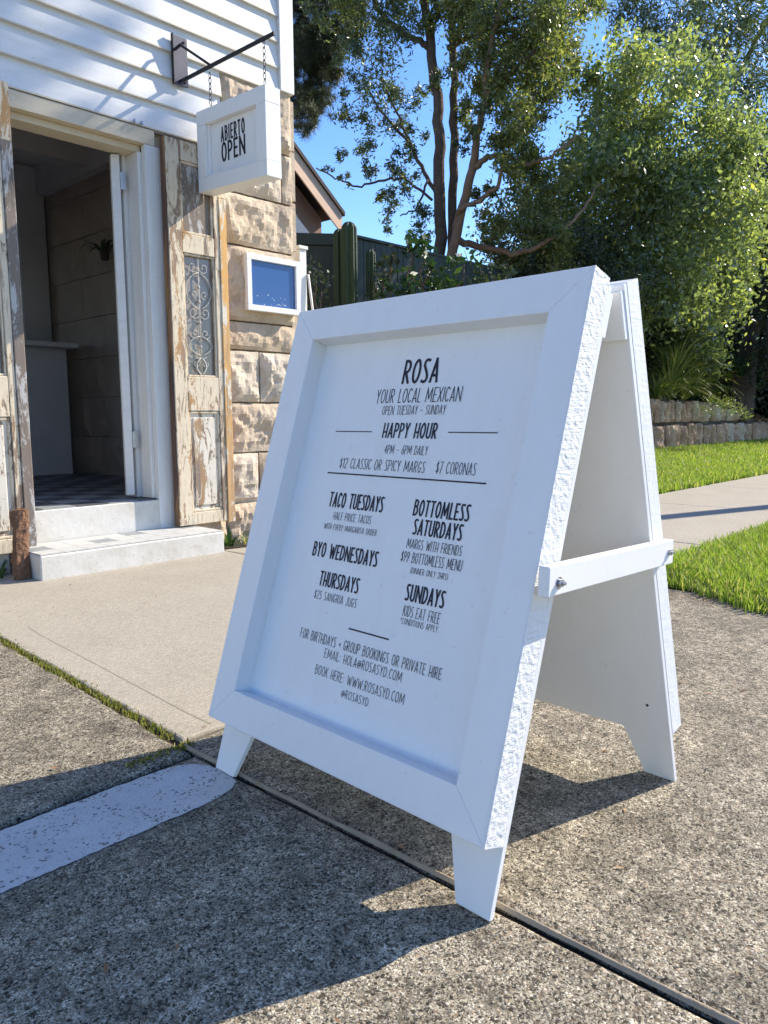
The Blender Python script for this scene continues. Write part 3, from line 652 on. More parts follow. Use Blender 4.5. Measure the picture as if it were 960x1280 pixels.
# door frame
def bx(name, m, p, *a, bevel=.002): q = MB(); q.box(*a); return q.build(name, m, p, bevel=bevel)
TW = M['trim_white']
bx('door_head', M['trim_cream'], shop, 1.57, 2.565, YW - .022, YW + .10, 2.362, 2.448)
bx('door_head', M['trim_cream'], shop, 1.67, 2.50, YW + .03, YW + .16, 2.325, 2.3615)
bx('door_jamb', TW, shop, 2.498, 2.64, YW - .02, YW + .02, .13, 2.361)
bx('door_jamb', TW, shop, 2.475, 2.56, YW + .022, YW + .15, .316, 2.325)
bx('door_jamb', TW, shop, 2.45, 2.56, YW + .151, YW + .30, .316, 2.36)
bx('door_jamb', TW, shop, 1.57, 1.66, YW - .02, YW + .30, .316, 2.361)
leaf = thing('inner_door', 'white inner door folded back inside the right jamb', 'door', (2.43, YW + .2, .32))
dv = Vector((math.cos(math.radians(60)), math.sin(math.radians(60)), 0)); dn = Vector((-dv.y, dv.x, 0))
def slabbox(o, d, n_, L, T, z0, z1, name, m, par):
    q = MB(); p = [o, o + d * L, o + d * L + n_ * T, o + n_ * T]; q.hexa([(v.x, v.y, z0) for v in p] + [(v.x, v.y, z1) for v in p]); return q.build(name, m, par, bevel=.002)
slabbox(Vector((2.415, YW + .12, 0)), dv, dn, .70, .048, .335, 2.315, 'door_panel', M['wall_white'], leaf)
for z in (.62, 2.12): bx('hinge', M['bolt_steel'], leaf, 2.415, 2.452, YW + .112, YW + .119, z, z + .1)
# inside the room
bx('ceiling', M['inside_dark'], shop, -5, 3.34, YW + .3, 9.0, 3.05, 3.15)
bx('ceiling_beam', M['inside_dark'], shop, -5, 3.3, 6.3, 6.5, 2.86, 3.049)
bx('room_floor', M['inside_dark'], shop, -5, 3.34, YW + .02, 9.0, -.05, .29)
bx('wall_pilaster', M['inside_white'], shop, 3.05, 3.29, 7.25, 7.9, .3, 3.04)
bx('cornice', M['inside_dark'], shop, 3.22, 3.335, YW + .4, 8.9, 2.80, 3.048)
i_ = 0
for r_ in range(8):
    z0 = .3 + r_ * .34; y = YW + .32 - (r_ % 2) * .35
    while y < 7.2:
        L = .55 + .25 * random.random(); y1 = min(y + L, 7.25)
        block(max(y, YW + .31), y1, z0, min(z0 + .34, 2.8), None, 100 + i_, .018, 3.30, 'x', gap=.003).build('stone_block', M['inner_stone'], shop); i_ += 1; y = y1
TS = .19; nt_ = 0
def floor_tiles(x0, y0, nx, ny, ts, z, mats, parent, pattern=None):
    base = MB(); base.box(-.5 * ts + .0015, .5 * ts - .0015, -.5 * ts + .0015, .5 * ts - .0015, -.006, 0); protos = {}
    for m in mats:
        for i in range(nx):
            for j in range(ny):
                if mats[(i + j) % len(mats)] is not m and pattern is None: continue
                if pattern and pattern(i, j) is not m: continue
                if m not in protos:
                    me_o = MB(); me_o.v = list(base.v); me_o.f = list(base.f); o = me_o.build('floor_tile', m, None); protos[m] = o; c = o
                else: c = protos[m].copy(); COL.objects.link(c)
                c.parent = parent; c.location = Vector((x0 + (i + .5) * ts, y0 + (j + .5) * ts, z)) - parent_world(parent)
floor_tiles(1.61, YW + .0, 9, 20, TS, .312, [M['tile_dark'], M['tile_grey']], shop)
counter = thing('counter', 'pale panelled counter with a thin top inside the doorway', 'counter', (2.75, 7.0, .3))
bx('counter_front', M['inside_white'], counter, 2.55, 3.18, 6.75, 7.24, .312, 1.40)
bx('counter_top', M['inside_white'], counter, 2.5, 3.2, 6.55, 7.26, 1.402, 1.44)
# threshold and front step
steps = thing('front_step', 'white painted doorstep with worn chequered tiles below the shop doorway', 'doorstep', (2.15, 3.95, 0))
bx('riser', M['step_white'], shop, 1.60, 2.60, YW - .015, YW + .2, .0, .306, bevel=.004)
b = MB(); vs = []; b.box(1.604, 2.697, 3.81, YW - .016, -.04, .124); b.build('step_block', M['step_white'], steps, bevel=.006)
pr = random.Random(4); pat = {}
floor_tiles(1.609, 3.817, 9, 3, .1205, .132, [M['tile_grey'], M['tile_white']], steps, lambda i, j: (M['tile_white'] if (j == 0 or (i * 7 + j * 3) % 5 == 0) else (M['tile_grey'] if (i + j) % 3 == 1 else M['tile_white'])))
bx('cable_hook', M['bolt_steel'], shop, 2.43, 2.436, YW - .05, YW - .027, 2.455, 2.475, bevel=0)
bx('cable_hook', M['bolt_steel'], shop, 2.475, 2.481, YW - .05, YW - .027, 2.455, 2.475, bevel=0)

# ------------------------------------------------------------------ salvaged door leaves
def scroll(cx, cz, r, turns, a0, sgn, y, rad=.0035, n=26):
    out = []
    for i in range(n + 1):
        t = i / n; a = a0 + sgn * turns * 2 * math.pi * t; q = r * (1 - .82 * t); out.append((cx + q * math.cos(a), y, cz + q * math.sin(a)))
    return out
def antique(x0, x1, name_label, orange=True, z0=.14, z1=2.41, y=4.10, right_narrow=.06):
    d = thing('salvaged_door', name_label, 'door', (x0, y + .02, z0)); T = .045
    P, Q, O_, GY = M['peeling_paint'], M['peeling_panel'], M['peeling_orange'], M['peeling_grey']
    w_ = x1 - x0; a, c = x0 + w_ * .22, x1 - w_ * .22; ce = x1 - w_ * .13
    def pc(nm, m, xa, xb, za, zb_, dy=0, th=T, bev=.003): return bx(nm, m, d, xa, xb, y + dy, y + dy + th, za, zb_, bevel=bev)
    pc('stile', P, x0, a, z0, z1); pc('stile', P, c, ce - .002, z0, z1); pc('edge_strip', O_ if orange else GY, ce, x1, z0 - .01, z1 - .28, -.006, T + .006)
    pc('edge_strip', P, ce, x1, z1 - .278, z1, -.004, T + .004)
    pc('edge_cover', M['edge_wood'], x0 - .009, x0 - .0005, z0, z1, .006, T)
    rails = [(z0, z0 + .075), (z0 + .70, z0 + .905), (z0 + 1.635, z0 + 1.745), (z1 - .11, z1)]
    for q0, q1 in rails: pc('rail', P, a + .001, c - .001, q0, q1, .001, T - .002)
    pc('panel', Q, a + .001, c - .001, z0 + .076, z0 + .699, .018, .016); pc('panel', GY, a + .001, c - .001, z0 + 1.746, z1 - .111, .018, .016)
    def mould(za, zb_):
        for xa, xb, p0, p1 in ((a + .002, a + .016, za, zb_), (c - .016, c - .002, za, zb_), (a + .017, c - .017, za, za + .014), (a + .017, c - .017, zb_ - .014, zb_)):
            pc('moulding', P, xa, xb, p0, p1, .006, .0115, .003)
    mould(z0 + .077, z0 + .698); mould(z0 + 1.747, z1 - .112)
    # raised field of lower panel
    pc('raised_field', Q, a + .035, c - .035, z0 + .115, z0 + .66, .010, .0075, .005)
    # glazed opening with wrought-iron scrolls
    g0, g1 = z0 + .906, z0 + 1.634; mx = (a + c) / 2; hw = (c - a) / 2 - .016
    pc('glass_pane', M['door_glass'], a + .001, c - .001, g0, g1, .032, .004, 0)
    for xa, xb, p0, p1 in ((a + .002, a + .013, g0 + .001, g1 - .001), (c - .013, c - .002, g0 + .001, g1 - .001), (a + .014, c - .014, g0 + .001, g0 + .012), (a + .014, c - .014, g1 - .012, g1 - .001)): pc('moulding', P, xa, xb, p0, p1, .008, .02, .002)
    def iron(pts, r=.0027): q = MB(); q.tube(pts, r, 6); q.build('iron_scroll', M['wrought_iron'], d, smooth=True)
    yy = y + .018; L = g1 - g0
    iron([(mx, yy, g0 + .012), (mx, yy, g1 - .012)], .003)
    for s_ in (-1, 1):
        for (fz, rr, tt, aa, sg) in ((.53, .040, 1.3, 180, 1), (.36, .034, 1.3, 0, -1), (.90, .036, 1.2, 180, 1), (.115, .036, .9, 90, 1), (.68, .026, 1.1, 270, -1)):
            cx = mx + s_ * .038; pts = scroll(cx, g0 + L * fz, rr, tt, math.radians(aa if s_ > 0 else 180 - aa), sg * s_, yy); iron(pts)
        iron([(mx + s_ * hw * .92 * math.sin(math.pi * t_ / 20) ** .6, yy, g0 + L * (.56 + .3 * t_ / 20)) for t_ in range(21)], .003)
        iron([(mx + s_ * hw * .85 * math.sin(math.pi * t_ / 16) ** .7, yy, g0 + L * (.18 + .16 * t_ / 16)) for t_ in range(17)], .003)
        iron([(mx + s_ * (.005 + .03 * math.sin(math.pi * t_ / 12)), yy, g0 + L * (.02 + .14 * t_ / 12)) for t_ in range(13)], .0055)
    for fz in (.25, .45, .62, .74): q = MB(); q.tube([(mx, yy, g0 + L * fz - .012), (mx, yy, g0 + L * fz), (mx, yy, g0 + L * fz + .012)], [.003, .009, .003], 8); q.build('iron_bead', M['wrought_iron'], d, smooth=True)
    return d
antique(2.585, 2.992, 'peeling old timber door leaf with iron scrollwork, right of the open doorway')
antique(1.30, 1.716, 'peeling old timber door leaf cut off by the left frame edge beside the log', False, z0=.11, z1=2.445, y=4.105)

# ------------------------------------------------------------------ menu cabinet, bracket, hanging sign
cab = thing('menu_cabinet', 'square white menu cabinet with dark blue glass on the sandstone corner', 'display case', (3.385, 4.16, 1.665))
xa, xb, za, zb_, yf = 3.16, 3.608, 1.488, 1.845, 4.118
fwc = .036
bx('cabinet_back', M['trim_white'], cab, xa + .002, xb - .002, yf + .03, 4.199, za + .002, zb_ - .002)
for a in ((xa, xb, za, za + fwc), (xa, xb, zb_ - fwc, zb_), (xa, xa + fwc, za + fwc + .0005, zb_ - fwc - .0005), (xb - fwc, xb, za + fwc + .0005, zb_ - fwc - .0005)):
    bx('cabinet_frame', M['sign_white'], cab, a[0], a[1], yf, yf + .0295, a[2], a[3])
gp = bx('poster', M['poster_blue'], cab, xa + fwc, xb - fwc, yf + .018, yf + .022, za + fwc, zb_ - fwc, bevel=0)  # blue sheet: the sky mirrored in the cabinet glass is put into its colour
rr = random.Random(6); q = MB()
for k_ in range(14):
    x = xa + fwc + .02 + rr.random() * .33; z = za + fwc + .01 + (rr.random() ** 1.6) * .07; s_ = .003 + rr.random() * .006
    q.add([(x, yf + .0172, z), (x + s_, yf + .0172, z), (x + s_, yf + .0172, z + s_ * .6), (x, yf + .0172, z + s_ * .6)], [(0, 1, 2, 3)])
q.build('printed_marks', M['white_pvc'], gp)

br = thing('sign_bracket', 'black steel wall bracket on the weatherboards holding the hanging sign', 'bracket', (2.84, 4.17, 2.95))
bx('wall_plate', M['plate_steel'], br, 2.700, 2.794, 4.156, 4.170, 2.742, 3.012, bevel=.001)
bx('wall_plate', M['black_steel'], br, 2.694, 2.6995, 4.150, 4.171, 2.738, 3.016, bevel=.0005)
def bar(p, q_, w_, h_, name, par, m='black_steel'):
    p, q_ = Vector(p), Vector(q_); d = (q_ - p).normalized(); s_ = Vector((1, 0, 0)); u_ = s_.cross(d).normalized(); b = MB()
    b.hexa([p - s_ * w_ / 2 - u_ * h_ / 2, q_ - s_ * w_ / 2 - u_ * h_ / 2, q_ + s_ * w_ / 2 - u_ * h_ / 2, p + s_ * w_ / 2 - u_ * h_ / 2, p - s_ * w_ / 2 + u_ * h_ / 2, q_ - s_ * w_ / 2 + u_ * h_ / 2, q_ + s_ * w_ / 2 + u_ * h_ / 2, p + s_ * w_ / 2 + u_ * h_ / 2]); return b.build(name, M[m], par, bevel=.001)
bar((2.735, 4.155, 2.757), (2.823, 3.39, 2.812), .012, .020, 'arm', br)
bar((2.706, 4.155, 2.925), (2.726, 4.120, 2.950), .014, .014, 'strut', br); bar((2.725, 4.125, 2.951), (2.768, 3.90, 2.788), .013, .013, 'strut', br)
for z in (2.765, 2.985): q = MB(); q.tube([(2.772, 4.157, z), (2.772, 4.146, z)], .008, 8); q.build('bolt', M['black_steel'], br)
hs_ = thing('hanging_sign', 'white box sign reading abierto open hanging from chains on the black bracket', 'hanging sign', (2.86, 3.77, 2.35))
XA, XB = 2.80, 2.905; YA, YB = 3.452, 4.098
def hz(y, top): t = (y - YA) / (YB - YA); return (2.572 + .018 * t) if top else (2.103 + .030 * t)
def sidebox(name, m, y0, y1, f0, f1, x0, x1, par=hs_, bev=.002):   # f = fraction of the height
    Z = lambda y, f: hz(y, False) * (1 - f) + hz(y, True) * f
    b = MB(); b.hexa([(x0, y0, Z(y0, f0)), (x1, y0, Z(y0, f0)), (x1, y1, Z(y1, f0)), (x0, y1, Z(y1, f0)), (x0, y0, Z(y0, f1)), (x1, y0, Z(y0, f1)), (x1, y1, Z(y1, f1)), (x0, y1, Z(y1, f1))]); return b.build(name, m, par, bevel=bev)
SWm = M['sign_white']; fw = .085; ff = fw / .47
core = sidebox('sign_panel', SWm, YA + fw, YB - fw, ff, 1 - ff, XA + .034, XB - .034)
for x0, x1 in ((XA, XA + .04), (XB - .04, XB)):
    pass
sidebox('frame_rail', SWm, YA, YB, 0, ff, XA, XB); sidebox('frame_rail', SWm, YA, YB, 1 - ff, 1, XA, XB)
sidebox('frame_stile', SWm, YA + .0005, YA + fw, ff + .001, 1 - ff - .001, XA, XB); sidebox('frame_stile', SWm, YB - fw, YB - .0005, ff + .001, 1 - ff - .001, XA, XB)
sidebox('inner_bead', SWm, YA + fw + .001, YA + fw + .014, ff, 1 - ff, XA + .016, XA + .0335); sidebox('inner_bead', SWm, YB - fw - .014, YB - fw - .001, ff, 1 - ff, XA + .016, XA + .0335)
fx = lambda x, y, l: Vector((XA + .0338 - l, -x, y))
text_mesh('ABIERTO', -3.900, -3.684, 2.389, .074, .0112, fx, 'lettering', INK, core, .34)
text_mesh('OPEN', -3.897, -3.685, 2.279, .095, .0150, fx, 'lettering', INK, core, .26)
def chain(y, ztop, zbot, n):
    L = (ztop - zbot) / n; xo = -.025 if y > 3.7 else 0.0
    for i in range(n):
        c = ztop - (i + .5) * L; pts = []
        for k_ in range(13):
            a = 2 * math.pi * k_ / 12; du = .008 * math.cos(a); dz = (L * .62) * math.sin(a)
            pts.append((2.82 + xo + (du if i % 2 else 0), y + (0 if i % 2 else du), c + dz))
        q = MB(); q.tube(pts, .0026, 5, cap=False); q.build('chain_link', M['chain_steel'], hs_, smooth=True)
chain(3.94, 2.765, 2.588, 6); chain(3.475, 2.797, 2.574, 7)

# ------------------------------------------------------------------ small things at the house
def log():
    b = MB(); pts = []; rads = []; N = 18; K = 16; vs = []; fs = []
    for i in range(N + 1):
        t = i / N; z = t * .345; cx = 1.560 + .035 * t; cy = 3.93 + .07 * t; r = .040 + .004 * math.sin(t * 9)
        for k_ in range(K):
            a = 2 * math.pi * k_ / K; q = Vector((math.cos(a) * 2, math.sin(a) * 2, z * 14)); rr_ = r * (1 + .35 * noise.noise(q) + .25 * noise.noise(q * 3)); vs.append((cx + rr_ * math.cos(a), cy + rr_ * .8 * math.sin(a), z + .02 * noise.noise(q * .7) * (i == N)))
    for i in range(N):
        for k_ in range(K): k2 = (k_ + 1) % K; fs.append((i * K + k_, i * K + k2, (i + 1) * K + k2, (i + 1) * K + k_))
    fs += [tuple(range(K)), tuple(N * K + k_ for k_ in range(K))]
    tag(b.add(vs, fs).build('log', M['log_bark']), 'short rough brown log standing upright at the left end of the doorstep', 'log')
log()
def blade_strip(base, dirv, L, w_, droop, n=6, seed=0, fold=.25):
    """one strap leaf as quads (n quads)"""
    d = Vector(dirv).normalized(); side = d.cross(Vector((0, 0, 1))); side = side.normalized() if side.length > .01 else Vector((1, 0, 0)); P = Vector(base); out = []; pts = [P.copy()]
    for i in range(n):
        P = P + d * (L / n); d = (d + Vector((0, 0, -droop / n))).normalized(); pts.append(P.copy())
    for i in range(n):
        w0 = w_ * math.sin(math.pi * min(1, (i / n) * .75 + .22)) * .5; w1 = w_ * math.sin(math.pi * min(1, ((i + 1) / n) * .75 + .22)) * .5
        if i == n - 1: w1 = .0004
        out.append([pts[i] - side * w0, pts[i] + side * w0, pts[i + 1] + side * w1, pts[i + 1] - side * w1])
    return out
def strap_plant(name, loc, nl, L, w_, label, m, cat='plant', spread=.7, droop=1.2, group=None, seed=1, bias=(0, 0)):
    r = random.Random(seed); t = thing(name, label, cat, loc, group); V = []; tn = []
    for i in range(nl):
        a = r.uniform(0, 6.283); e = r.uniform(.15, 1) * spread; d = Vector((math.cos(a) * e + bias[0], math.sin(a) * e + bias[1], 1)); l_ = L * r.uniform(.6, 1.1)
        q = blade_strip(Vector(loc) + Vector((math.cos(a), math.sin(a), 0)) * r.uniform(0, .06), d, l_, w_ * r.uniform(.7, 1.2), droop * r.uniform(.6, 1.4), 7); V += q; v_ = min(.84, r.random() * .9) if r.random() > .08 else 1; tn += [v_] * len(q)
    o = np_mesh('foliage', np.array([[list(p) for p in f] for f in V]), 4, M[m], t, np.array(tn)); return t
strap_plant('weed', (2.86, 4.0, .0), 16, .13, .02, 'small green weed growing at the foot of the sandstone wall beside the doorstep', 'strap_dark', seed=3, spread=1.1)
strap_plant('grass_tuft', (2.99, 3.98, .0), 22, .10, .006, 'yellow green grass tuft under the orange edged door leaf', 'strap_leaf', 'grass tuft', seed=5, spread=.9)
strap_plant('weed', (1.49, 4.08, .0), 14, .10, .02, 'dark green weed at the plinth left of the log', 'strap_dark', seed=9, spread=1.0)
indoor = strap_plant('potted_plant', (3.20, 6.06, 2.14), 22, .2, .03, 'small dark leafy plant hanging on the stone wall inside the doorway', 'leaf_dark', seed=12, spread=1.1, droop=2)
q = MB(); q.tube([(3.22, 6.06, 2.07), (3.22, 6.06, 2.14)], [.03, .04], 12); q.build('pot', M['pot_brown'], indoor)
post = thing('fence_post', 'cream painted timber post behind the sandstone corner', 'post', (3.86, 4.35, 0))
bx('post_shaft', M['white_pvc'], post, 3.79, 3.855, 4.33, 4.40, 0, 1.99)
bx('post_cap', M['white_pvc'], post, 3.78, 3.865, 4.32, 4.41, 1.991, 2.015)
q = MB(); q.tube([(3.86, 4.32, 1.82), (3.89, 4.30, 1.50), (3.95, 4.2, .0)], .0085, 8); tag(q.build('pipe', M['white_pvc'], smooth=True), 'thin white pipe leaning beside the cream post', 'pipe')

# ------------------------------------------------------------------ retaining wall
rw = thing('retaining_wall', 'rough brown stone retaining wall of upright blocks above the grass verge', 'retaining wall', (16, 5.6, 0))
b = MB(); b.box(8, 34, 5.66, 5.9, -.05, .60); b.box(8, 16.8, 5.68, 5.95, .6, 1.02); b.build('wall_core', M['mortar_dark'], rw)
r = random.Random(21); x = 9.2; i_ = 0
while x < 26:
    w_ = r.uniform(.17, .42); ya = 5.6 + r.uniform(-.03, .03); block(x, x + w_, .12, .62 + r.uniform(-.03, .02), None, 200 + i_, .085, ya, gap=.012 + r.random() * .014).build('stone', M[r.choice(['wall_stone_dark', 'wall_stone_dark', 'sandstone_brown'])], rw); x += w_; i_ += 1
x = 9.2
while x < 16.6:
    w_ = r.uniform(.17, .36); ya = 5.64 + r.uniform(-.03, .03); block(x, x + w_, .64, 1.05 + r.uniform(-.06, .03) - max(0, x - 15) * .12, None, 300 + i_, .085, ya, gap=.012 + r.random() * .014).build('stone', M[r.choice(['wall_stone_dark', 'wall_stone_dark', 'sandstone_brown'])], rw); x += w_; i_ += 1

# ------------------------------------------------------------------ fence and neighbouring house
fence = thing('paling_fence', 'dark green paling fence behind the cactus and garden plants', 'fence', (9, 6.7, 1))
x = 6.62; r = random.Random(2)
while x < 15.5:
    yy = 6.74 - .02 * (x - 6.6) + r.uniform(-.004, .004); top = 2.9 + r.uniform(-.004, .004); bx('paling', M['fence_green'], fence, x, x + .096, yy, yy + .018, .9, top, bevel=0); x += .1
for z in (1.3, 2.6): bx('fence_rail', M['fence_green'], fence, 6.6, 15.5, 6.775, 6.82, z, z + .08, bevel=0)
bx('fence_cap', M['fence_green'], fence, 6.6, 15.5, 6.70, 6.80, 2.905, 2.935, bevel=0)
v0, v1 = Vector((6.05, 7.27, 0)), Vector((6.6, 6.80, 0)); dd = (v1 - v0).normalized(); nn = Vector((-dd.y, dd.x, 0))
for k_ in range(7): slabbox(v0 + dd * .1 * k_ + nn * .004 * (k_ % 2), dd, nn, .104, .018, .9, 2.80, 'paling', M['fence_green'], fence)
slabbox(v0 - nn * .03, dd, nn, .72, .08, 2.80, 2.93, 'fence_cap', M['fence_green'], fence)

nh = thing('neighbour_house', 'brown gabled house with tan barge board beyond the green fence', 'house', (11, 15, 1))
def zr(x): return 6.80 - (x - 12.21) * .793
b = MB(); b.prism([(8, 0), (13.42, 0), (13.42, zr(13.42) - .25), (10, zr(10) - .25), (8, zr(12) - .25)], lambda p, q_, d: Vector((p, d, q_)), 14.5, 22); b.build('wall', M['house_brown'], nh)
b = MB(); b.prism([(9.9, zr(9.9)), (13.70, zr(13.70)), (13.70, zr(13.70) + .10), (9.9, zr(9.9) + .10)], lambda p, q_, d: Vector((p, d, q_)), 13.95, 22.2); b.build('roof', M['roof_dark'], nh)
b = MB(); b.prism([(9.9, zr(9.9) - .46), (13.64, zr(13.64) - .46), (13.64, zr(13.64) - .005), (9.9, zr(9.9) - .005)], lambda p, q_, d: Vector((p, d, q_)), 14.0, 14.04); b.build('barge_board', M['barge_tan'], nh)
wn = bx('window_frame', M['barge_tan'], nh, 12.34, 12.62, 14.45, 14.499, 4.9, 5.55, bevel=0); bx('pane', M['house_brown'], wn, 12.38, 12.58, 14.44, 14.449, 4.95, 5.50, bevel=0)
sh = thing('garden_shed', 'pale weatherboard shed end behind the sandstone corner', 'shed', (8.4, 9.8, 1))
p0, p1, p2 = at(366, 262, 12), at(386, 287, 12), at(366, 300, 12)
dx = Vector((.68, -.733, 0)).normalized(); ddp = Vector((.733, .68, 0)).normalized()
o0 = at(386, 290, 12); L_ = .9
q = MB(); pa = Vector((o0.x, o0.y, 0)); 
q.hexa([*(Vector((*(pa - dx * L_).xy, .9)), Vector((*pa.xy, .9)), Vector((*(pa + ddp * 2).xy, .9)), Vector((*(pa - dx * L_ + ddp * 2).xy, .9))), *(Vector((*(pa - dx * L_).xy, o0.z + 1.15)), Vector((*pa.xy, o0.z)), Vector((*(pa + ddp * 2).xy, o0.z)), Vector((*(pa - dx * L_ + ddp * 2).xy, o0.z + 1.15)))]); q.build('wall', M['white_pvc'], sh)

# ------------------------------------------------------------------ vegetation
def leaves(C, L, w_, r, up=.35, thin=None):
    """C (n,3) centres -> (n,4,3) leaf quads"""
    n = len(C); d = r.normal(size=(n, 3)); d[:, 2] -= .15; d /= np.linalg.norm(d, axis=1)[:, None]; e = r.normal(size=(n, 3)); e[:, 2] *= (1 - up); s_ = np.cross(d, e + np.array([0, 0, up])); s_ /= (np.linalg.norm(s_, axis=1)[:, None] + 1e-9)
    l_ = (L * r.uniform(.6, 1.25, n))[:, None]; ww = (w_ * r.uniform(.7, 1.2, n))[:, None]; nv = np.cross(d, s_)
    return np.stack([C - d * l_ / 2, C + s_ * ww / 2 + nv * ww * .15, C + d * l_ / 2, C - s_ * ww / 2 + nv * ww * .15], 1)
def crown(t, blobs, dens, L, w_, m, seed, sub=9, tight=.36, name='crown'):
    """blobs: (centre, radius, depth radius)"""
    r = np.random.default_rng(seed); V = []; T = []
    for (c, ra) in blobs:
        c = np.array(c); k_ = max(3, int(sub * (ra / .5) ** 1.5)); sc_ = r.normal(size=(k_, 3)); sc_ /= np.linalg.norm(sc_, axis=1)[:, None]; sc_ *= (r.uniform(.25, 1, k_) ** .5)[:, None] * ra; sc_ += c
        n = int(dens * ra ** 2); idx = r.integers(0, k_, n); P = sc_[idx] + r.normal(size=(n, 3)) * ra * tight * r.uniform(.4, 1, n)[:, None]
        V.append(leaves(P, L, w_, r)); ct = r.normal(0, .13, k_)[idx]; tt = np.clip(r.normal(.45, .17, n) + ct, 0, .9); tt[r.random(n) < .02] = 1; T.append(tt)
    return np_mesh(name, np.concatenate(V), 4, M[m], t, np.concatenate(T))
def limb(b, pts, r0, r1, seed=0, jit=.02):
    r = random.Random(seed); P = []
    for i in range(len(pts) - 1):
        p, q_ = Vector(pts[i]), Vector(pts[i + 1]); m_ = 5
        for k_ in range(m_): P.append(p.lerp(q_, k_ / m_) + Vector((r.gauss(0, jit), r.gauss(0, jit), r.gauss(0, jit))) * (1 if i + k_ else 0))
    P.append(Vector(pts[-1])); n = len(P); b.tube(P, [r0 + (r1 - r0) * (i / (n - 1)) for i in range(n)], 8)
PX = lambda r: r / FPX
def blobs(lst, r0, spread=.6, seed=1, low=0):
    q = random.Random(seed); out = []
    for x, y, ra in lst: rr_ = r0 + q.uniform(-spread, spread) + (low if y > 395 else (low * .4 if x > 850 else 0)); out.append((at(x, y, rr_), ra * rr_ / FPX * 1.02))
    return out

# multi-stemmed tree behind the fence
R1 = 12.0; base = at(560, 330, R1)
t1 = thing('gum_tree', 'tall tree with several bare slender trunks rising behind the green fence', 'tree', (base.x, base.y, 1.0))
def stems(lst, r_, m, par, name='trunk', seed=0):
    for i, (pp, w0, w1) in enumerate(lst):
        b = MB(); limb(b, [at(x, y, r_ + dz) for x, y, dz in pp], w0 * r_ / FPX / 2, w1 * r_ / FPX / 2, seed + i, .012); b.build(name, M[m], par, smooth=True)
stems([([(553, 420, 0), (550, 320, 0), (550, 200, 0), (547, 120, 0), (536, 40, .1), (524, -40, .2), (510, -140, .3)], 16, 8), ([(566, 420, .2), (565, 300, .2), (567, 200, .2), (568, 120, .2), (566, 30, .2), (562, -60, .1), (565, -160, 0)], 12, 7)], R1, 'bark_dark', t1)
stems([([(560, 420, -.2), (563, 320, -.2), (577, 265, -.3), (590, 212, -.4), (596, 170, -.5), (607, 130, -.6), (610, 70, -.6), (622, 20, -.7), (640, -50, -.8)], 13, 4)], R1, 'bark_tan', t1, seed=4)
stems([([(590, 212, -.4), (610, 196, -.5), (632, 195, -.6), (660, 206, -.7), (690, 195, -.9), (720, 170, -1)], 8, 2), ([(568, 285, -.2), (575, 262, -.4), (600, 250, -.6), (622, 232, -.7), (630, 200, -.8), (650, 160, -.9), (668, 120, -1)], 7, 2), ([(568, 300, .1), (600, 308, 0), (640, 318, -.2), (665, 312, -.3), (700, 292, -.4), (730, 262, -.3), (750, 230, 0)], 9, 2)], R1, 'bark_tan', t1, 'branch', 9)
stems([([(536, 60, .1), (515, 48, .2), (487, 28, .3), (470, 8, .4), (460, -20, .4)], 8, 4), ([(550, 250, 0), (530, 215, .2), (512, 180, .3), (485, 150, .3), (462, 115, .3)], 6, 2.5), ([(540, 250, 0), (505, 222, .2), (475, 225, .2), (445, 234, .2), (420, 222, .2), (395, 210, .2)], 3.5, 1.5),
       ([(560, 60, 0), (600, 40, -.3), (650, 20, -.5), (690, 15, -.6)], 7, 3), ([(512, 180, .3), (500, 150, .3), (478, 105, .3)], 4, 2), ([(535, 225, .1), (520, 262, 0), (500, 270, 0)], 3, 1.5), ([(575, 30, .1), (590, -20, 0), (610, -60, 0)], 8, 4), ([(610, 110, -.6), (640, 90, -.7), (670, 60, -.8)], 6, 3)], R1, 'bark_dark', t1, 'branch', 20)
L1 = [(470, 60, 42), (418, 20, 34), (500, 28, 30), (442, 125, 24), (470, 112, 34), (452, 165, 24), (500, 140, 28), (520, 178, 20), (408, 212, 8), (432, 228, 10), (424, 190, 12), (480, 196, 22), (500, 235, 24), (517, 268, 24), (492, 276, 15), (508, 212, 20), (530, 110, 14), (470, 5, 38), (545, 25, 18), (430, 75, 20), (455, 215, 12), (540, 292, 12),
      (600, 45, 34), (640, 35, 44), (690, 28, 40), (655, 92, 40), (612, 95, 26), (640, 150, 30), (622, 188, 22), (604, 232, 16), (640, 232, 26), (622, 268, 24), (602, 292, 12), (655, 275, 26), (672, 120, 26), (668, 170, 28), (650, 200, 28), (575, 75, 14), (560, 105, 22), (577, 175, 16), (592, 20, 34), (560, 25, 26), (625, 312, 20), (682, 300, 26), (705, 318, 30), (585, 120, 20), (612, 150, 24), (660, 240, 30), (690, 232, 28), (640, 120, 34), (672, 60, 44), (705, 70, 26), (600, 5, 36), (640, 330, 20), (440, -30, 40), (520, -40, 50), (600, -40, 60), (690, -40, 60), (730, -5, 26), (480, 250, 9), (582, 150, 14)]
crown(t1, blobs(L1[:22] + L1[38:41], R1, .5, 2), 5000, .085, .024, 'leaf_gum', 31, 12, .26)
crown(t1, blobs(L1[22:38] + L1[41:], R1 - .3, .7, 3), 8600, .082, .030, 'leaf_light', 32, 11, .32)

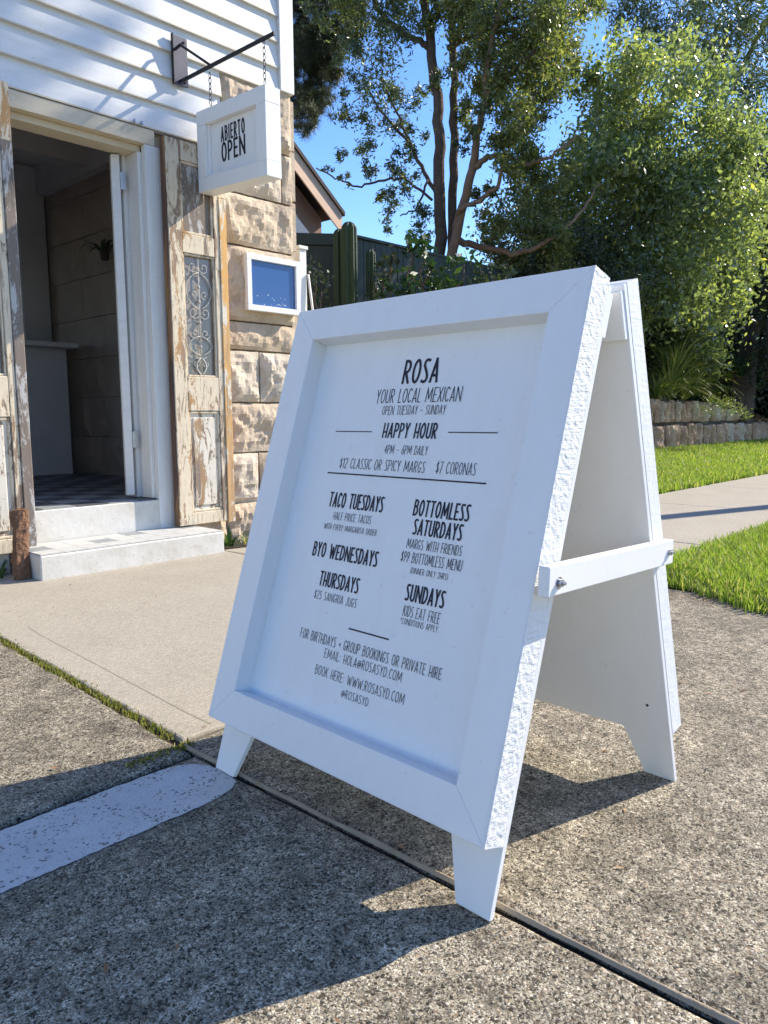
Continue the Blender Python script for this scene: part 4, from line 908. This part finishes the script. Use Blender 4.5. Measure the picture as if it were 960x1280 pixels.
# pine behind the roof
t0 = thing('pine_tree', 'dark pine tree with drooping needle clumps beside the white corner board', 'tree', (9.6, 14.6, .9))
b = MB(); limb(b, [(9.6, 14.6, .9), (9.7, 14.5, 6), (9.9, 14.3, 12)], .28, .1, 3, .03); b.build('trunk', M['bark_dark'], t0, smooth=True)
pbl = blobs([(410, 60, 28), (395, 130, 20), (385, 15, 34), (400, 55, 30), (378, 95, 30), (398, 115, 22), (385, 148, 15), (372, 128, 20), (410, 85, 20), (425, 35, 22), (376, 165, 9), (440, 8, 26), (360, 60, 34), (380, -30, 44), (430, -30, 30)], 15.5, .6, 5)
def needles(par, bl, seed):
    r = np.random.default_rng(seed); V = []; T = []; b = MB()
    for c, ra in bl:
        for k_ in range(int(85 * (ra / .5) ** 2)):
            d = r.normal(size=3); d /= np.linalg.norm(d); p = np.array(c) + d * ra * r.uniform(.2, 1) ** .6; n = 90; q = r.normal(size=(n, 3)); q[:, 2] += .2; q /= np.linalg.norm(q, axis=1)[:, None]; L = r.uniform(.09, .17, n)[:, None]
            s_ = np.cross(q, r.normal(size=(n, 3))); s_ /= np.linalg.norm(s_, axis=1)[:, None]; pp = p + q * .01; V.append(np.stack([pp - s_ * .0035, pp + s_ * .0035, pp + q * L + s_ * .001, pp + q * L - s_ * .001], 1)); T.append(np.clip(r.normal(.5, .2, n), 0, 1))
        b.tube([Vector(c) + Vector((-.9, .5, -.1)), Vector(c)], [.03, .01], 5)
    b.build('branch', M['bark_dark'], par); np_mesh('needles', np.concatenate(V), 4, M['pine_needle'], par, np.concatenate(T))
needles(t0, pbl, 6)

# big glossy broad-leaved tree over the retaining wall
R2 = 13.6
t2 = thing('broadleaf_tree', 'large dense glossy leaved tree above the stone retaining wall', 'tree', (12.6, 6.4, 1.0))
stems([([(800, 520, .6), (795, 420, .6), (800, 300, .6), (790, 180, .6)], 22, 10), ([(797, 400, .6), (740, 300, .5), (690, 250, .4)], 12, 5), ([(797, 360, .6), (860, 280, .5), (900, 220, .4)], 12, 5), ([(795, 330, .5), (730, 285, -.2), (680, 285, -.5)], 8, 5)], R2, 'bark_dark', t2)
L2 = [(770, 95, 38), (735, 90, 22), (765, 130, 42), (815, 100, 40), (860, 85, 34), (870, 130, 45), (800, 160, 50), (740, 180, 34), (755, 225, 48), (820, 215, 60), (885, 190, 55), (905, 240, 48), (850, 280, 60), (780, 290, 60), (715, 245, 32), (700, 290, 36), (730, 330, 40), (915, 300, 45), (880, 350, 55), (820, 360, 55), (800, 420, 42), (845, 425, 34), (870, 330, 50), (930, 260, 30), (900, 380, 28), (775, 380, 30), (925, 210, 34), (710, 205, 24), (690, 330, 28), (660, 325, 24), (820, 460, 26), (835, 440, 40), (800, 480, 30), (868, 440, 26), (830, 485, 20), (870, 400, 40)]
crown(t2, blobs(L2, R2, 1.0, 7, 2.9), 4300, .105, .048, 'leaf_broad', 41, 9, .36)
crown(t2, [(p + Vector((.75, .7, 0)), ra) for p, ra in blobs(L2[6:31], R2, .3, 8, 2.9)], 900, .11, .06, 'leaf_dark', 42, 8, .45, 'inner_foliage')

# tall gum behind, with the high limb that dapples the weatherboards
t3 = thing('gum_tree', 'tall gum tree with grey leaning trunk behind the glossy tree at the upper right', 'tree', (18.05, 5.98, .5))
b = MB(); limb(b, [(18.05, 5.98, .5), (18.1, 5.9, 2.5), (18.5, 5.3, 4.6), (18.9, 4.4, 8.0), (19.2, 4.2, 10.5)], .27, .1, 5, .02); b.build('trunk', M['bark_dark'], t3, smooth=True)
b = MB(); limb(b, [(18.9, 4.4, 8.0), (16.8, 2.9, 9.8), (14.6, 1.6, 10.9), (13.0, .9, 10.9)], .09, .03, 6, .03); b.build('branch', M['bark_grey'], t3, smooth=True)
b = MB(); limb(b, [at(890, 155, 20), at(915, 110, 20.1), at(940, 60, 20.2), at(960, 20, 20.2), at(985, -60, 20.2)], .06, .05, 7, .02); b.build('branch', M['bark_grey'], t3, smooth=True)
L3 = [(790, 25, 24), (812, 55, 24), (835, 15, 34), (865, 50, 34), (900, 25, 44), (945, 40, 44), (925, 90, 44), (955, 130, 40), (880, 75, 24), (800, 80, 16), (915, 150, 30), (800, -10, 30), (850, -40, 50), (930, -40, 60), (960, 190, 34), (930, 185, 26)]
crown(t3, blobs(L3, 19.5, 1.2, 9), 1500, .19, .036, 'leaf_gum', 51, 10, .34)
dap = [((12.9 + dx_, .6 + dy_, 10.8 + dz_), ra * 1.08) for dx_, dy_, dz_, ra in ((-.55, .0, -.25, .26), (-.1, .1, .05, .20), (-.75, -.1, .15, .20), (-.35, 0, -.55, .22), (-1.0, 0, -.3, .3), (-.9, -.1, -.6, .26), (.1, 0, -.62, .2), (-1.35, -.1, .1, .3), (-.3, .0, .62, .2), (-1.0, 0, .6, .26))]
crown(t3, dap, 9500, .09, .028, 'leaf_gum', 52, 6, .30, 'crown')

# darker shrubs and trees filling the bank behind
t4 = thing('shade_tree', 'deep shaded dark green tree at the right edge behind the bank', 'tree', (17, 5.7, .8))
stems([([(968, 475, 0), (970, 400, 0), (974, 330, 0), (980, 260, 0)], 18, 14)], 17.5, 'bark_dark', t4)
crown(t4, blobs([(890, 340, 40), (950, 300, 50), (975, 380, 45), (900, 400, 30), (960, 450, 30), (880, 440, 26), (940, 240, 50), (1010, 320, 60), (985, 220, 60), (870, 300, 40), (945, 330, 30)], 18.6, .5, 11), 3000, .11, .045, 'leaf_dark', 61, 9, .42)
wd = []
q = random.Random(5)
for i in range(46): wd.append((600 + i * 10 + q.uniform(-6, 6), q.uniform(280, 470), q.uniform(34, 56)))
for i in range(26): wd.append((760 + i * 11, q.uniform(450, 500), q.uniform(26, 34)))
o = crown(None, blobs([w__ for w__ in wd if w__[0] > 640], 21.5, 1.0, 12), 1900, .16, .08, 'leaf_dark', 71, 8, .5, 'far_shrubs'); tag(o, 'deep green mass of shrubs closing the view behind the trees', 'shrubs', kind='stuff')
o = crown(None, blobs([(660, 345, 34), (700, 340, 34), (640, 335, 14), (735, 345, 34), (690, 315, 22), (765, 350, 40), (720, 310, 24)], 12.6, .6, 13), 5200, .07, .03, 'leaf_dark', 72, 9, .42, 'understorey'); tag(o, 'low dark undergrowth above the fence right of the slender trunks', 'undergrowth', kind='stuff')

# cacti and garden plants in front of the fence
def cactus(c, h, r_):
    b = MB(); N = 16; K = 84; vs = []; fs = []
    for i in range(N + 1):
        t = i / N; z = (1.0 + h * t) if i < N - 6 else 1 + h - r_ * 1.0 + r_ * math.sin((i - N + 6) / 6 * math.pi / 2) - .0005; rr_ = r_ * (1 if z < 1 + h - r_ else math.sqrt(max(.01, 1 - ((z - 1 - h + r_) / r_) ** 2))) * (1 + .05 * math.sin(t * 14))
        for k_ in range(K): a = 2 * math.pi * k_ / K; q = rr_ * (.78 + .34 * abs(math.cos(a * 3.5)) ** 1.6); vs.append((c[0] + q * math.cos(a), c[1] + q * math.sin(a), z))
    for i in range(N):
        for k_ in range(K): k2 = (k_ + 1) % K; fs.append((i * K + k_, i * K + k2, (i + 1) * K + k2, (i + 1) * K + k_))
    fs += [tuple(range(K)), tuple(N * K + k_ for k_ in range(K))]; return b.add(vs, fs)
for i, (px_, py_, r_, w_, lab) in enumerate([(436, 277, 8.9, .078, 'tall green column cactus against the fence, the tallest one'), (424, 286, 9.0, .062, 'slimmer column cactus just left of the tallest one'), (463, 312, 9.1, .05, 'short thin column cactus right of the tallest one')]):
    p = at(px_, py_, r_); tag(cactus((p.x, p.y), p.z - 1.0, w_).build('column_cactus', M['cactus_green'], smooth=True), lab, 'cactus', 'column cacti before the fence')
def leafy(name, lst, r_, lab, m, seed, L=.13, w_=.055, dens=1500, cat='shrub', grp=None):
    bl = blobs(lst, r_, .15, seed); c = bl[0][0]; t = thing(name, lab, cat, (c.x, c.y, 1.0), grp)
    b = MB()
    for c_, ra in bl: limb(b, [(c.x, c.y, .9), ((c.x + c_.x) / 2, (c.y + c_.y) / 2, (1 + c_.z) / 2), c_], .015, .008, seed)
    b.build('stem', M['bark_dark'], t, smooth=True); crown(t, bl, dens, L, w_, m, seed, 7, .4, 'foliage'); return t
leafy('garden_shrub', [(515, 345, 22), (535, 320, 20), (560, 350, 26), (510, 305, 12), (545, 372, 24), (500, 370, 20), (580, 330, 18), (530, 300, 14)], 8.7, 'large leaved green shrub in front of the fence below the trunks', 'strap_dark', 81)
leafy('garden_shrub', [(395, 345, 14), (402, 365, 16), (392, 378, 14), (388, 325, 8)], 8.6, 'dark shrub against the fence beside the white pipe', 'leaf_dark', 82, .07, .04, 2600)
leafy('garden_shrub', [(480, 335, 16), (470, 360, 18), (490, 318, 10)], 8.8, 'dark leafy shrub between the short cactus and the large leaved shrub', 'leaf_dark', 83, .1, .05, 1800)
leafy('garden_shrub', [(600, 335, 16), (615, 350, 18), (632, 345, 16), (585, 355, 14)], 9.5, 'dark leafy shrub at the foot of the slanting tan trunk', 'leaf_dark', 84, .12, .045, 1600)
# strappy plants and low growth on the bank
sp = [(838, 497, 13.2, 130, 1.05, .028, (.1, -.25), 'strap_leaf', 'large strappy plant with arching yellow green leaves spilling over the wall'),
      (868, 494, 13.8, 120, .95, .026, (.35, -.2), 'strap_leaf', 'strappy plant leaning right beside the largest one'),
      (822, 500, 12.9, 90, .7, .024, (-.1, -.35), 'strap_leaf', 'low strappy clump hanging over the wall beside the sign'),
      (853, 501, 13.0, 90, .7, .02, (.2, -.3), 'strap_leaf', 'dry tipped strappy clump on the wall edge'),
      (845, 470, 14.2, 80, 1.1, .03, (.3, -.1), 'strap_leaf', 'tall strappy clump behind the others under the glossy tree'),
      (950, 482, 17.0, 70, .8, .035, (-.1, -.2), 'strap_dark', 'dark strappy plant at the right edge of the bank'),
      (925, 470, 17.2, 60, .7, .035, (.1, -.2), 'strap_dark', 'dark strappy plant beside the shaded trunk'),
      (975, 470, 17.4, 60, .8, .035, (0, -.2), 'strap_dark', 'dark strappy plant beyond the right edge one')]
for i, (x, y, r_, n, L, w_, bs_, m, lab) in enumerate(sp):
    _d = ray(x, y); r_ = max(r_ - 1.2, 5.74 / (_d.y / math.hypot(_d.x, _d.y)))
    p = at(x, y, r_); strap_plant('strappy_plant', (p.x, p.y, p.z), n, L, w_, lab, m, spread=.9, droop=1.7, group='strappy plants on the bank', seed=40 + i, bias=bs_)
leafy('low_shrub', [(905, 512, 18), (925, 515, 12), (888, 508, 14)], 14.5, 'low fine olive shrub on the bank above the wall end', 'strap_leaf', 86, .05, .008, 9000)
def chips():
    r = np.random.default_rng(12); n = 16000; x = r.uniform(11, 24, n); y = r.uniform(5.7, 9, n); z = np.array([embank_z(a, b_) for a, b_ in zip(x, y)]) + r.uniform(0, .03, n); P = np.stack([x, y, z], 1)
    V = leaves(P, .10, .035, r); tag(np_mesh('bank_litter', V, 4, M['litter'], None, r.random(n)), 'dry leaves and bark chips covering the garden bank', 'leaf litter', kind='stuff')
chips()
# street pole whose shadow crosses the footpath (stands outside the picture on the right)
pole = thing('street_pole', 'timber street pole on the lawn right of the picture', 'pole', (10.4, .97, 0))
q = MB(); q.tube([(10.4, .97, -.1), (10.4, .97, 4.4)], [.12, .10], 16); q.build('pole_shaft', M['bark_grey'], pole, smooth=True)
